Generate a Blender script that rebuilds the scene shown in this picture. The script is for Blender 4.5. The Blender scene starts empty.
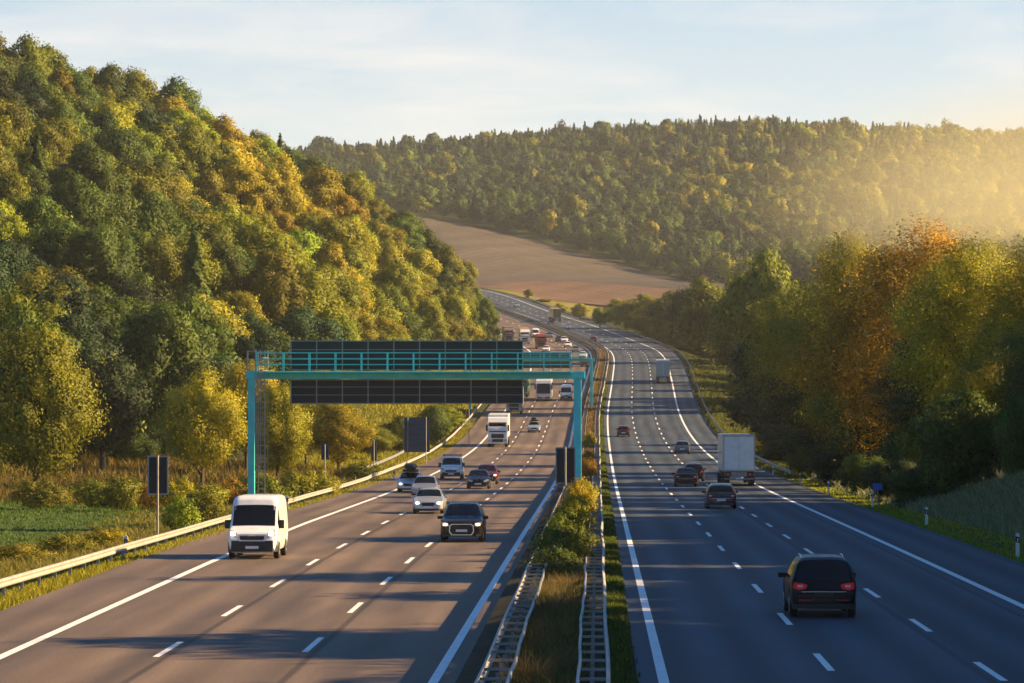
import bpy, bmesh, math, random
import numpy as np
from mathutils import Vector, Matrix

random.seed(7)
rng = np.random.default_rng(11)
C = bpy.context.scene.collection
SC = bpy.context.scene
PI = math.pi

# ------------------------------------------------------------------ camera
W_PX, H_PX, F_PX = 1024, 683, 3772.0
CAM_Z = 5.75
VPX, VPY = 598.0, 412.0            # where the near stretch of road vanishes
YAW = math.atan((VPX - W_PX / 2) / F_PX)
PITCH = math.atan((VPY - H_PX / 2) / math.hypot(F_PX, VPX - W_PX / 2))
cam_d = bpy.data.cameras.new('camera')
cam = bpy.data.objects.new('camera', cam_d)
C.objects.link(cam)
cam_d.sensor_width = 36.0
cam_d.lens = F_PX / W_PX * 36.0
cam_d.clip_start = 1.0
cam_d.clip_end = 9000.0
cam.location = (0, 0, CAM_Z)
cam.rotation_euler = (PI / 2 + PITCH, 0, YAW)
SC.camera = cam
CAM_R = np.array(cam.rotation_euler.to_matrix())


def proj(p):
    """pixel of a world point"""
    q = CAM_R.T @ (np.array(p, float) - np.array([0, 0, CAM_Z]))
    return W_PX / 2 + F_PX * q[0] / -q[2], H_PX / 2 - F_PX * q[1] / -q[2]


def at(px, py, Y):
    """the world point seen at a pixel, at distance Y down the valley"""
    d = CAM_R @ np.array([(px - W_PX / 2) / F_PX, -(py - H_PX / 2) / F_PX, -1.0])
    return np.array([d[0] * Y / d[1], Y, CAM_Z + d[2] * Y / d[1]])


# ------------------------------------------------------------------ materials
def new_mat(name):
    m = bpy.data.materials.new(name)
    m.use_nodes = True
    nt = m.node_tree
    for n in list(nt.nodes):
        nt.nodes.remove(n)
    out = nt.nodes.new('ShaderNodeOutputMaterial')
    return m, nt, out


def pbr(name, col, rough=0.5, metal=0.0, coat=0.0, spec=0.5, emit=None, estr=0.0, noise=0.0, nscale=8.0, trans=0.0):
    m, nt, out = new_mat(name)
    b = nt.nodes.new('ShaderNodeBsdfPrincipled')
    b.inputs['Base Color'].default_value = (*col, 1)
    b.inputs['Roughness'].default_value = rough
    b.inputs['Metallic'].default_value = metal
    b.inputs['Coat Weight'].default_value = coat
    b.inputs['Coat Roughness'].default_value = 0.06
    b.inputs['Specular IOR Level'].default_value = spec
    if trans:
        b.inputs['Transmission Weight'].default_value = trans
    if emit:
        b.inputs['Emission Color'].default_value = (*emit, 1)
        b.inputs['Emission Strength'].default_value = estr
    if noise:
        tc = nt.nodes.new('ShaderNodeTexCoord')
        n = nt.nodes.new('ShaderNodeTexNoise')
        n.inputs['Scale'].default_value = nscale
        n.inputs['Detail'].default_value = 6
        nt.links.new(tc.outputs['Object'], n.inputs['Vector'])
        mr = nt.nodes.new('ShaderNodeMapRange')
        mr.inputs['From Min'].default_value = 0.3
        mr.inputs['From Max'].default_value = 0.7
        mr.inputs['To Min'].default_value = 1 - noise
        mr.inputs['To Max'].default_value = 1 + noise
        nt.links.new(n.outputs['Fac'], mr.inputs['Value'])
        mx = nt.nodes.new('ShaderNodeMix')
        mx.data_type = 'RGBA'
        mx.blend_type = 'MULTIPLY'
        mx.inputs['Factor'].default_value = 1
        mx.inputs['A'].default_value = (*col, 1)
        nt.links.new(mr.outputs['Result'], mx.inputs['B'])
        nt.links.new(mx.outputs['Result'], b.inputs['Base Color'])
        mr2 = nt.nodes.new('ShaderNodeMapRange')
        mr2.inputs['To Min'].default_value = max(0.02, rough - 0.12)
        mr2.inputs['To Max'].default_value = min(1, rough + 0.12)
        nt.links.new(n.outputs['Fac'], mr2.inputs['Value'])
        nt.links.new(mr2.outputs['Result'], b.inputs['Roughness'])
    nt.links.new(b.outputs['BSDF'], out.inputs['Surface'])
    return m


def ground_mat(name, cols, scale, detail_scale, stretch=(1, 1, 1), bump=0.4, rough=0.95, lines=None):
    """noise-mixed soil / grass ground in object space; cols = 3 colours"""
    m, nt, out = new_mat(name)
    b = nt.nodes.new('ShaderNodeBsdfPrincipled')
    b.inputs['Roughness'].default_value = rough
    b.inputs['Specular IOR Level'].default_value = 0.15
    tc = nt.nodes.new('ShaderNodeTexCoord')
    mp = nt.nodes.new('ShaderNodeMapping')
    mp.inputs['Scale'].default_value = stretch
    nt.links.new(tc.outputs['Object'], mp.inputs['Vector'])
    n1 = nt.nodes.new('ShaderNodeTexNoise')
    n1.inputs['Scale'].default_value = scale
    n1.inputs['Detail'].default_value = 5
    n2 = nt.nodes.new('ShaderNodeTexNoise')
    n2.inputs['Scale'].default_value = detail_scale
    n2.inputs['Detail'].default_value = 8
    for n in (n1, n2):
        nt.links.new(mp.outputs['Vector'], n.inputs['Vector'])
    r = nt.nodes.new('ShaderNodeValToRGB')
    r.color_ramp.elements[0].position = 0.32
    r.color_ramp.elements[0].color = (*cols[0], 1)
    r.color_ramp.elements[1].position = 0.68
    r.color_ramp.elements[1].color = (*cols[2], 1)
    e = r.color_ramp.elements.new(0.5)
    e.color = (*cols[1], 1)
    add = nt.nodes.new('ShaderNodeMath')
    add.operation = 'MULTIPLY_ADD'
    add.inputs[1].default_value = 0.5
    nt.links.new(n1.outputs['Fac'], add.inputs[0])
    mul = nt.nodes.new('ShaderNodeMath')
    mul.operation = 'MULTIPLY'
    mul.inputs[1].default_value = 0.5
    nt.links.new(n2.outputs['Fac'], mul.inputs[0])
    nt.links.new(mul.outputs[0], add.inputs[2])
    nt.links.new(add.outputs[0], r.inputs['Fac'])
    nt.links.new(r.outputs['Color'], b.inputs['Base Color'])
    if lines:                       # drill rows and tractor lines: (angle, spacing, depth)
        rt = nt.nodes.new('ShaderNodeMapping')
        rt.inputs['Rotation'].default_value = (0, 0, lines[0])
        nt.links.new(tc.outputs['Object'], rt.inputs['Vector'])
        last = r.outputs['Color']
        for sp, dp in ((lines[1], lines[2]), (lines[1] * 4.7, lines[2] * 0.8)):
            wv = nt.nodes.new('ShaderNodeTexWave')
            wv.inputs['Scale'].default_value = 0.314 / sp
            wv.inputs['Distortion'].default_value = 1.2
            wv.inputs['Detail'].default_value = 2
            wv.inputs['Detail Scale'].default_value = 0.4
            nt.links.new(rt.outputs['Vector'], wv.inputs['Vector'])
            q_ = nt.nodes.new('ShaderNodeMapRange')
            q_.inputs['To Min'].default_value = 1 - dp
            q_.inputs['To Max'].default_value = 1 + dp
            nt.links.new(wv.outputs['Fac'], q_.inputs['Value'])
            mq = nt.nodes.new('ShaderNodeMix'); mq.data_type = 'RGBA'; mq.blend_type = 'MULTIPLY'; mq.inputs['Factor'].default_value = 1
            nt.links.new(last, mq.inputs['A']); nt.links.new(q_.outputs[0], mq.inputs['B'])
            last = mq.outputs['Result']
        nt.links.new(last, b.inputs['Base Color'])
    bp = nt.nodes.new('ShaderNodeBump')
    bp.inputs['Strength'].default_value = bump
    nt.links.new(n2.outputs['Fac'], bp.inputs['Height'])
    nt.links.new(bp.outputs['Normal'], b.inputs['Normal'])
    nt.links.new(b.outputs['BSDF'], out.inputs['Surface'])
    return m


# ------------------------------------------------------------------ objects
def tag(o, label=None, cat=None, group=None, kind=None):
    if label: o['label'] = label
    if cat: o['category'] = cat
    if group: o['group'] = group
    if kind: o['kind'] = kind
    return o


def empty(name, loc=(0, 0, 0), rz=0.0):
    o = bpy.data.objects.new(name, None)
    C.objects.link(o)
    o.location = loc
    o.rotation_euler = (0, 0, rz)
    o.empty_display_size = 0.3
    return o


def link_mesh(name, me, mat, parent=None, smooth=False):
    if mat is not None:
        for m in (mat if isinstance(mat, (list, tuple)) else [mat]):
            me.materials.append(m)
    if smooth:
        me.polygons.foreach_set('use_smooth', np.ones(len(me.polygons), bool))
    o = bpy.data.objects.new(name, me)
    C.objects.link(o)
    if parent is not None:
        o.parent = parent
    return o


def np_mesh(name, V, Q):
    """mesh from an (n,3) vertex array and an (m,k) array of faces"""
    me = bpy.data.meshes.new(name)
    V = np.asarray(V, np.float32)
    Q = np.asarray(Q, np.int32)
    k = Q.shape[1]
    me.vertices.add(len(V))
    me.vertices.foreach_set('co', V.ravel())
    me.loops.add(Q.size)
    me.loops.foreach_set('vertex_index', Q.ravel())
    me.polygons.add(len(Q))
    me.polygons.foreach_set('loop_start', np.arange(0, Q.size, k, dtype=np.int32))
    me.update(calc_edges=True)
    return me


def join_np(parts):
    """[(V,Q)] -> one (V,Q)"""
    Vs, Qs, n = [], [], 0
    for V, Q in parts:
        Vs.append(V)
        Qs.append(np.asarray(Q) + n)
        n += len(V)
    return np.concatenate(Vs), np.concatenate(Qs)


def face_attr(me, name, vals):
    a = me.attributes.new(name, 'FLOAT', 'FACE')
    a.data.foreach_set('value', np.asarray(vals, np.float32))


class MB:
    """collects boxes, tubes and plates into one mesh"""

    def __init__(self):
        self.v, self.f = [], []

    def add(self, V, F):
        n = len(self.v)
        self.v += [tuple(p) for p in V]
        self.f += [tuple(i + n for i in f) for f in F]
        return self

    def box(self, x0, x1, y0, y1, z0, z1, c=0.0):
        x0, x1 = min(x0, x1), max(x0, x1)
        y0, y1 = min(y0, y1), max(y0, y1)
        z0, z1 = min(z0, z1), max(z0, z1)
        if c <= 0:
            V = [(x, y, z) for x in (x0, x1) for y in (y0, y1) for z in (z0, z1)]
            F = [(0, 1, 3, 2), (4, 6, 7, 5), (0, 4, 5, 1), (2, 3, 7, 6), (0, 2, 6, 4), (1, 5, 7, 3)]
            return self.add(V, F)
        b = bmesh.new()
        bmesh.ops.create_cube(b, size=1)
        for v in b.verts:
            v.co = Vector(((x0 + x1) / 2 + v.co.x * (x1 - x0), (y0 + y1) / 2 + v.co.y * (y1 - y0), (z0 + z1) / 2 + v.co.z * (z1 - z0)))
        bmesh.ops.bevel(b, geom=list(b.edges), offset=c, segments=2, affect='EDGES', profile=0.6)
        b.verts.index_update()
        self.add([v.co[:] for v in b.verts], [[v.index for v in f.verts] for f in b.faces])
        b.free()
        return self

    def prism(self, pts, axis, a0, a1):
        """polygon in the plane across axis ('x','y','z'), extruded a0..a1"""
        n = len(pts)

        def q(p, a):
            return {'x': (a, p[0], p[1]), 'y': (p[0], a, p[1]), 'z': (p[0], p[1], a)}[axis]
        V = [q(p, a0) for p in pts] + [q(p, a1) for p in pts]
        F = [tuple(range(n))[::-1], tuple(range(n, 2 * n))] + [(i, (i + 1) % n, n + (i + 1) % n, n + i) for i in range(n)]
        return self.add(V, F)

    def slab(self, P, off):
        n = len(P)
        V = [tuple(p) for p in P] + [(p[0] + off[0], p[1] + off[1], p[2] + off[2]) for p in P]
        F = [tuple(range(n))[::-1], tuple(range(n, 2 * n))] + [(i, (i + 1) % n, n + (i + 1) % n, n + i) for i in range(n)]
        return self.add(V, F)

    def tube(self, pts, r, n=8, r1=None):
        pts = [Vector(p) for p in pts]
        m = len(pts)
        V, F = [], []
        for i, p in enumerate(pts):
            d = (pts[min(i + 1, m - 1)] - pts[max(i - 1, 0)]).normalized()
            u = d.orthogonal().normalized() if abs(d.z) > 0.95 else Vector((0, 0, 1)).cross(d).normalized()
            w = d.cross(u)
            rr = r if r1 is None else r + (r1 - r) * i / (m - 1)
            for k in range(n):
                a = 2 * PI * k / n
                V.append(tuple(p + u * (rr * math.cos(a)) + w * (rr * math.sin(a))))
        for i in range(m - 1):
            for k in range(n):
                F.append((i * n + k, i * n + (k + 1) % n, (i + 1) * n + (k + 1) % n, (i + 1) * n + k))
        F.append(tuple(range(n))[::-1])
        F.append(tuple(range((m - 1) * n, m * n)))
        return self.add(V, F)

    def disc(self, cx, cy, cz, r0, r1, w, n=28):
        """ring / solid wheel on an x axle: outer radius r1, inner r0, width w"""
        V, F = [], []
        prof = [(r0, -w / 2), (r1 - 0.03, -w / 2), (r1, -w / 2 + 0.035), (r1, w / 2 - 0.035), (r1 - 0.03, w / 2), (r0, w / 2)]
        m = len(prof)
        for k in range(n):
            a = 2 * PI * k / n
            for rr, x in prof:
                V.append((cx + x, cy + rr * math.cos(a), cz + rr * math.sin(a)))
        for k in range(n):
            for j in range(m - 1):
                a, b_ = k * m, ((k + 1) % n) * m
                F.append((a + j, b_ + j, b_ + j + 1, a + j + 1))
        return self.add(V, F)

    def build(self, name, mat, parent=None, smooth=False):
        me = bpy.data.meshes.new(name)
        me.from_pydata(self.v, [], self.f)
        b = bmesh.new()
        b.from_mesh(me)
        bmesh.ops.recalc_face_normals(b, faces=b.faces)
        b.to_mesh(me)
        b.free()
        o = link_mesh(name, me, mat, parent)
        if smooth:
            me.polygons.foreach_set('use_smooth', np.ones(len(me.polygons), bool))
            me.set_sharp_from_angle(angle=math.radians(38))
        return o


def dup(o, parent=None):
    c = o.copy()
    C.objects.link(c)
    c.parent = parent
    for ch in list(o.children):
        dup(ch, c)
    return c


# ------------------------------------------------------------------ road geometry
def nat_spline(xs, ys):
    xs, ys = np.array(xs, float), np.array(ys, float)
    n = len(xs)
    h = np.diff(xs)
    A = np.eye(n)
    r = np.zeros(n)
    for i in range(1, n - 1):
        A[i, i - 1], A[i, i], A[i, i + 1] = h[i - 1], 2 * (h[i - 1] + h[i]), h[i]
        r[i] = 6 * ((ys[i + 1] - ys[i]) / h[i] - (ys[i] - ys[i - 1]) / h[i - 1])
    M = np.linalg.solve(A, r)

    def f(x):
        x = np.asarray(x, float)
        xc = np.clip(x, xs[0], xs[-1])
        i = np.clip(np.searchsorted(xs, xc) - 1, 0, n - 2)
        a, b = xs[i + 1] - xc, xc - xs[i]
        hh = h[i]
        y = M[i] * a**3 / (6 * hh) + M[i + 1] * b**3 / (6 * hh) + (ys[i] / hh - M[i] * hh / 6) * a + (ys[i + 1] / hh - M[i + 1] * hh / 6) * b
        s0 = (ys[1] - ys[0]) / h[0]
        s1 = (ys[-1] - ys[-2]) / h[-1]
        return y + np.where(x < xs[0], (x - xs[0]) * s0, 0) + np.where(x > xs[-1], (x - xs[-1]) * s1, 0)
    return f


road_x = nat_spline([-60, 80, 200, 340, 480, 600, 680, 742, 820, 900, 1000, 1100, 1220, 1330, 1500, 1700, 1900],
                    [-1.1, -1.1, -1.1, -1.1, -1.1, -0.9, -0.1, 0.5, 1.0, 0.2, -4.9, -15.0, -30.0, -44, -68, -98, -128])
road_z = nat_spline([-60, 80, 200, 310, 400, 488, 613, 742, 900, 1000, 1100, 1220, 1330, 1500, 1700, 1900],
                    [0, 0, 0, 0, 0.55, 2.0, 6.7, 13.4, 20.5, 24.9, 30.9, 38.4, 46.0, 55.5, 63, 68])
LEFT_DROP = -0.15


def road_pt(t, Y, dz=0.0):
    return np.array([float(road_x(Y)) + t, Y, float(road_z(Y)) + dz + (LEFT_DROP if t < -1.9 else 0)])


# lateral positions of the lines, from the middle of the median
R_EDGE_IN, R_DASH, R_EDGE_OUT, R_TARMAC = 2.5, (6.28, 9.78), 13.65, 17.2
L_EDGE_IN, L_DASH, L_EDGE_OUT, L_TARMAC = -2.5, (-6.3, -9.95), -13.9, -17.0


def left_t(t, Y):
    """the left carriageway widens a little away from the bridge"""
    s = np.interp(Y, [60, 90, 150, 200, 320, 500, 740, 980, 1200, 1400], [0.90, 0.945, 1.02, 1.045, 1.03, 1.0, 1.0, 1.36, 1.36, 1.15])
    return np.where(t < -2.6, -2.5 + (t + 2.5) * s, t)


def surf(px, py, side):
    """distance Y at which carriageway pixel row py meets the road surface, and t there"""
    best = None
    lo = 70.0
    prev = None
    for Y in np.arange(70, 1600, 1.0):
        t = 8 if side > 0 else -8
        x, y = proj(road_pt(t, Y))
        if prev is not None and (prev[1] - py) * (y - py) <= 0:
            Yb = Y - 1 + (prev[1] - py) / max(1e-9, prev[1] - y)
            P = at(px, py, Yb)
            return Yb, P[0] - float(road_x(Yb))
        prev = (x, y)
    raise ValueError((px, py))
# ------------------------------------------------------------------ terrain
def tps_fit(P, z, lam=0.5):
    n = len(P)
    d = np.linalg.norm(P[:, None] - P[None], axis=2)
    K = np.where(d > 0, d * d * np.log(d + 1e-12), 0) + np.eye(n) * lam
    A = np.zeros((n + 3, n + 3))
    A[:n, :n] = K
    A[:n, n] = 1
    A[:n, n + 1:] = P
    A[n, :n] = 1
    A[n + 1:, :n] = P.T
    w = np.linalg.solve(A, np.concatenate([z, np.zeros(3)]))

    def f(Q):
        out = np.empty(len(Q))
        for i in range(0, len(Q), 20000):
            q = Q[i:i + 20000]
            d = np.linalg.norm(q[:, None] - P[None], axis=2)
            out[i:i + 20000] = np.where(d > 0, d * d * np.log(d + 1e-12), 0) @ w[:n] + w[n] + q @ w[n + 1:]
        return out
    return f


ctrl = [  # x, y, ground height
    (-30, -80, -1), (-60, 0, -1), (30, -80, 3), (60, 0, 7), (-24, 80, -1), (-32, 150, -1.0), (-32, 250, -0.8), (-50, 250, -0.8), (-60, 150, -1), (-60, 80, -1),
    (-30, 350, 0.5), (-45, 330, 0.2), (-55, 380, 4), (-95, 420, 18), (-40, 460, 6), (-62, 550, 25), (-90, 560, 38), (-76, 470, 20),
    (-112, 660, 57.5), (-96, 690, 56), (-80, 740, 55), (-61, 850, 52.5), (-42, 700, 24), (-54, 1000, 44), (-46, 1060, 37), (-30, 900, 22),
    (-32, 600, 10), (-34, 800, 22), (-60, 650, 34), (-60, 740, 43), (-120, 560, 48), (-75, 420, 11),
    (-150, 800, 59), (-110, 1000, 55), (-100, 1200, 56), (-210, 1000, 70), (-170, 500, 45), (-160, 350, 22), (-95, 250, 1), (-160, 200, 6), (-90, 330, 3),
    (-300, 600, 75), (-300, 200, 30), (-300, 1400, 85), (-300, -80, 10), (-130, 1450, 66),
    # right bank and valley
    (21, 80, 1.5), (26, 80, 4), (21, 150, 1.2), (27, 150, 3.5), (22, 200, 1.2), (30, 200, 4.5), (23, 228, 0.7), (24, 270, 0.0), (24, 330, 0.1), (30, 330, 1.2), (34, 270, 2.0), (60, 150, 7), (60, 270, 6),
    (24, 400, 0.8), (34, 400, 1.8), (50, 400, 4), (22, 600, 7.5), (40, 600, 8), (80, 600, 10), (24, 800, 16), (60, 800, 17), (130, 800, 22), (20, 1000, 25), (60, 1000, 25), (0, 1150, 32), (60, 1200, 30),
    (130, 1200, 36), (200, 400, 15), (300, 1000, 40), (300, -80, 20), (300, 400, 25),
    # fields and far hill
    (-21.5, 1400, 47.3), (-60, 1560, 58), (-19, 1550, 59.5), (-28, 1850, 89), (-100, 1900, 105), (-60, 1750, 82), (41, 1700, 64), (10, 1780, 75), (60, 1450, 48), (140, 1450, 50), (120, 1650, 62), (-130, 1750, 84),
    (-157, 2300, 148), (-50, 2400, 168), (92, 2450, 182), (196, 2450, 177), (290, 2500, 177), (-220, 2000, 118), (0, 2050, 114), (120, 2000, 104), (240, 1950, 98), (350, 1600, 70),
    (350, 2100, 120), (-350, 1900, 115), (-350, 2500, 160), (-500, 1500, 100), (500, 1500, 80), (500, 2500, 175), (-100, 2900, 165), (200, 2900, 172), (-500, 3300, 150), (500, 3300, 160),
    (-900, 0, 40), (900, 0, 50), (-900, 1500, 110), (900, 1500, 100), (-900, 3300, 150), (900, 3300, 160), (0, 3300, 150),
]
ctrl = np.array(ctrl, float)
land_raw = tps_fit(ctrl[:, :2] / 100.0, ctrl[:, 2], 0.02)


def sstep(a, b, x):
    u = np.clip((x - a) / (b - a), 0, 1)
    return u * u * (3 - 2 * u)


def ground(x, y):
    """terrain height; the road corridor is cut and filled into the land"""
    x = np.atleast_1d(np.asarray(x, float))
    y = np.atleast_1d(np.asarray(y, float))
    q = np.stack([x, y], 1) / 100.0
    z = land_raw(q)
    z = np.clip(z, -2, 215)
    z = z + 0.25 * np.sin(x * 0.21 + y * 0.05) * np.sin(y * 0.13) * sstep(30, 60, np.abs(x - road_x(y)))
    t = x - road_x(y)
    rz = road_z(y)
    lo = np.where(t > 0, 18.2, np.interp(y, [720, 960, 1250, 1450], [17.6, 23.5, 23.5, 19.5]))
    hi = np.where(t > 0, np.interp(y, [250, 400, 900, 1300], [24, 34, 30, 34]), np.interp(y, [250, 400, 700, 900, 1300], [32, 34, 34, 30, 34]))
    k = sstep(lo, hi, np.abs(t))
    fade = 1 - sstep(1750, 1900, y)
    base = rz - 0.22 + np.where(t < -2, LEFT_DROP, 0.0)
    base = base - np.where((t < 0) & (y < 320), sstep(17.6, 21, -t) * 0.5, 0)
    return z * (1 - (1 - k) * fade) + base * (1 - k) * fade


def g1(x, y):
    return float(ground(x, y)[0])


def axis_pts(segs):
    out = []
    for a, b, s in segs:
        out += list(np.arange(a, b, s))
    out.append(segs[-1][1])
    return np.array(out, float)


gx = axis_pts([(-1500, -400, 50), (-400, -140, 12), (-140, -60, 4), (-60, 60, 1.6), (60, 140, 4), (140, 400, 12), (400, 1500, 50)])
gy = axis_pts([(-60, 60, 15), (60, 400, 5), (400, 1300, 9), (1300, 2000, 12), (2000, 2700, 20), (2700, 3450, 50)])
X, Y = np.meshgrid(gx, gy)
Z = ground(X.ravel(), Y.ravel())
V = np.stack([X.ravel(), Y.ravel(), Z], 1)
ny, nx = len(gy), len(gx)
idx = np.arange(nx * ny).reshape(ny, nx)
Q = np.stack([idx[:-1, :-1], idx[:-1, 1:], idx[1:, 1:], idx[1:, :-1]], -1).reshape(-1, 4)
M_earth = ground_mat('woodland_earth', ((0.020, 0.028, 0.008), (0.036, 0.046, 0.010), (0.065, 0.07, 0.014)), 0.05, 0.9)
o = link_mesh('ground', np_mesh('ground', V, Q), M_earth, smooth=True)
tag(o, 'grassy and wooded valley floor and hillsides', 'ground', kind='structure')


def ribbon(name, t0, t1, y0, y1, dz, mat, step=5.0, nt=2, left=False, end_fn=None):
    ys = np.arange(y0, y1 + step * 0.5, step)
    ts = np.linspace(t0, t1, nt)
    V = []
    for yv in ys:
        for t in ts:
            tt = float(left_t(t, yv)) if left else t
            p = road_pt(tt, yv, dz)
            V.append(p)
    n = len(ts)
    Q = [(i * n + j, i * n + j + 1, (i + 1) * n + j + 1, (i + 1) * n + j) for i in range(len(ys) - 1) for j in range(n - 1)]
    return np.array(V), np.array(Q), np.repeat(ts[None], len(ys), 0).ravel(), np.repeat(ys, n)


def asphalt_mat(name, a, b_, lines, trk_amp=(0.80, 1.12)):
    """asphalt with aggregate speckle, tracks polished along the lanes and long joints"""
    m, nt, out = new_mat(name)
    b = nt.nodes.new('ShaderNodeBsdfPrincipled')
    at_ = nt.nodes.new('ShaderNodeAttribute')
    at_.attribute_name = 'lane_pos'
    sep = nt.nodes.new('ShaderNodeSeparateXYZ')
    nt.links.new(at_.outputs['Vector'], sep.inputs[0])
    # wheel tracks
    trk = nt.nodes.new('ShaderNodeMapRange')
    sn = nt.nodes.new('ShaderNodeMath'); sn.operation = 'MULTIPLY'; sn.inputs[1].default_value = 2 * PI / 1.85
    cs = nt.nodes.new('ShaderNodeMath'); cs.operation = 'COSINE'
    nt.links.new(sep.outputs['X'], sn.inputs[0]); nt.links.new(sn.outputs[0], cs.inputs[0])
    nt.links.new(cs.outputs[0], trk.inputs['Value'])
    trk.inputs['From Min'].default_value = -1
    trk.inputs['To Min'].default_value = trk_amp[0]
    trk.inputs['To Max'].default_value = trk_amp[1]
    # patchy wear, stretched along the road
    mp = nt.nodes.new('ShaderNodeMapping')
    mp.inputs['Scale'].default_value = (0.45, 0.03, 1)
    nt.links.new(at_.outputs['Vector'], mp.inputs['Vector'])
    n1 = nt.nodes.new('ShaderNodeTexNoise'); n1.inputs['Scale'].default_value = 1.6; n1.inputs['Detail'].default_value = 6
    nt.links.new(mp.outputs['Vector'], n1.inputs['Vector'])
    n2 = nt.nodes.new('ShaderNodeTexNoise'); n2.inputs['Scale'].default_value = 9; n2.inputs['Detail'].default_value = 4
    nt.links.new(at_.outputs['Vector'], n2.inputs['Vector'])
    r = nt.nodes.new('ShaderNodeValToRGB')
    r.color_ramp.elements[0].position = 0.37
    r.color_ramp.elements[0].color = (*a, 1)
    r.color_ramp.elements[1].position = 0.63
    r.color_ramp.elements[1].color = (*b_, 1)
    nt.links.new(n1.outputs['Fac'], r.inputs['Fac'])
    mr = nt.nodes.new('ShaderNodeMapRange')
    mr.inputs['From Min'].default_value = 0.3; mr.inputs['From Max'].default_value = 0.7
    mr.inputs['To Min'].default_value = 0.8; mr.inputs['To Max'].default_value = 1.2
    nt.links.new(n2.outputs['Fac'], mr.inputs['Value'])
    m1 = nt.nodes.new('ShaderNodeMath'); m1.operation = 'MULTIPLY'
    nt.links.new(trk.outputs[0], m1.inputs[0]); nt.links.new(mr.outputs[0], m1.inputs[1])
    last = m1.outputs[0]
    for lx in lines:       # dark sealed joints beside the lane lines
        d = nt.nodes.new('ShaderNodeMath'); d.operation = 'SUBTRACT'; d.inputs[1].default_value = lx
        nt.links.new(sep.outputs['X'], d.inputs[0])
        ab = nt.nodes.new('ShaderNodeMath'); ab.operation = 'ABSOLUTE'
        nt.links.new(d.outputs[0], ab.inputs[0])
        st = nt.nodes.new('ShaderNodeMapRange')
        st.inputs['From Min'].default_value = 0.06; st.inputs['From Max'].default_value = 0.13
        st.inputs['To Min'].default_value = 0.5; st.inputs['To Max'].default_value = 1
        nt.links.new(ab.outputs[0], st.inputs['Value'])
        mm = nt.nodes.new('ShaderNodeMath'); mm.operation = 'MULTIPLY'
        nt.links.new(last, mm.inputs[0]); nt.links.new(st.outputs[0], mm.inputs[1])
        last = mm.outputs[0]
    mx = nt.nodes.new('ShaderNodeMix'); mx.data_type = 'RGBA'; mx.blend_type = 'MULTIPLY'; mx.inputs['Factor'].default_value = 1
    nt.links.new(r.outputs['Color'], mx.inputs['A']); nt.links.new(last, mx.inputs['B'])
    nt.links.new(mx.outputs['Result'], b.inputs['Base Color'])
    rr = nt.nodes.new('ShaderNodeMapRange'); rr.inputs['To Min'].default_value = 0.62; rr.inputs['To Max'].default_value = 0.86
    nt.links.new(n1.outputs['Fac'], rr.inputs['Value']); nt.links.new(rr.outputs[0], b.inputs['Roughness'])
    b.inputs['Specular IOR Level'].default_value = 0.25
    bp = nt.nodes.new('ShaderNodeBump'); bp.inputs['Strength'].default_value = 0.12
    nt.links.new(n2.outputs['Fac'], bp.inputs['Height']); nt.links.new(bp.outputs[0], b.inputs['Normal'])
    nt.links.new(b.outputs[0], out.inputs['Surface'])
    return m


def lane_attr(me, ts, ys):
    a = me.attributes.new('lane_pos', 'FLOAT_VECTOR', 'POINT')
    a.data.foreach_set('vector', np.stack([ts, ys, np.zeros_like(ts)], 1).astype(np.float32).ravel())


M_asph_r = asphalt_mat('asphalt_right', (0.030, 0.042, 0.058), (0.050, 0.064, 0.083), (9.5, 13.0, 16.9), (0.72, 1.35))  # blue of the shaded carriageway put into the asphalt colour
M_asph_l = asphalt_mat('asphalt_left', (0.098, 0.074, 0.057), (0.158, 0.115, 0.086), (-6.05, -9.7))  # warm sunlight on this carriageway put into the asphalt colour
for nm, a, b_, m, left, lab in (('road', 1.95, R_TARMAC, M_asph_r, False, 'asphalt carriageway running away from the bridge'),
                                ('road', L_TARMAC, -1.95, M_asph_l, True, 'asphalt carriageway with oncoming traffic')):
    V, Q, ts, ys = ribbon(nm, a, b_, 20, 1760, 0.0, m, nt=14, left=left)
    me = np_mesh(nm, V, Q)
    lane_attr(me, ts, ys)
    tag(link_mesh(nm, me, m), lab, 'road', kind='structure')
M_med = ground_mat('median_soil', ((0.018, 0.017, 0.010), (0.035, 0.03, 0.016), (0.06, 0.05, 0.025)), 0.4, 4)
V, Q, ts, ys = ribbon('median_strip', -1.95, 1.95, 20, 1760, 0.03, M_med, nt=8)
V[:, 2] = road_z(V[:, 1]) + 0.03 + np.where(np.abs(ts) < 1.7, 0.05, -0.06)
tag(link_mesh('median_strip', np_mesh('median_strip', V, Q), M_med), 'earth strip between the two carriageways', 'median', kind='structure')
# narrow paved edge strip of the median on the right
M_kerb = ground_mat('paved_edge', ((0.10, 0.10, 0.095), (0.14, 0.135, 0.13), (0.18, 0.17, 0.16)), 1.5, 9)

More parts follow.
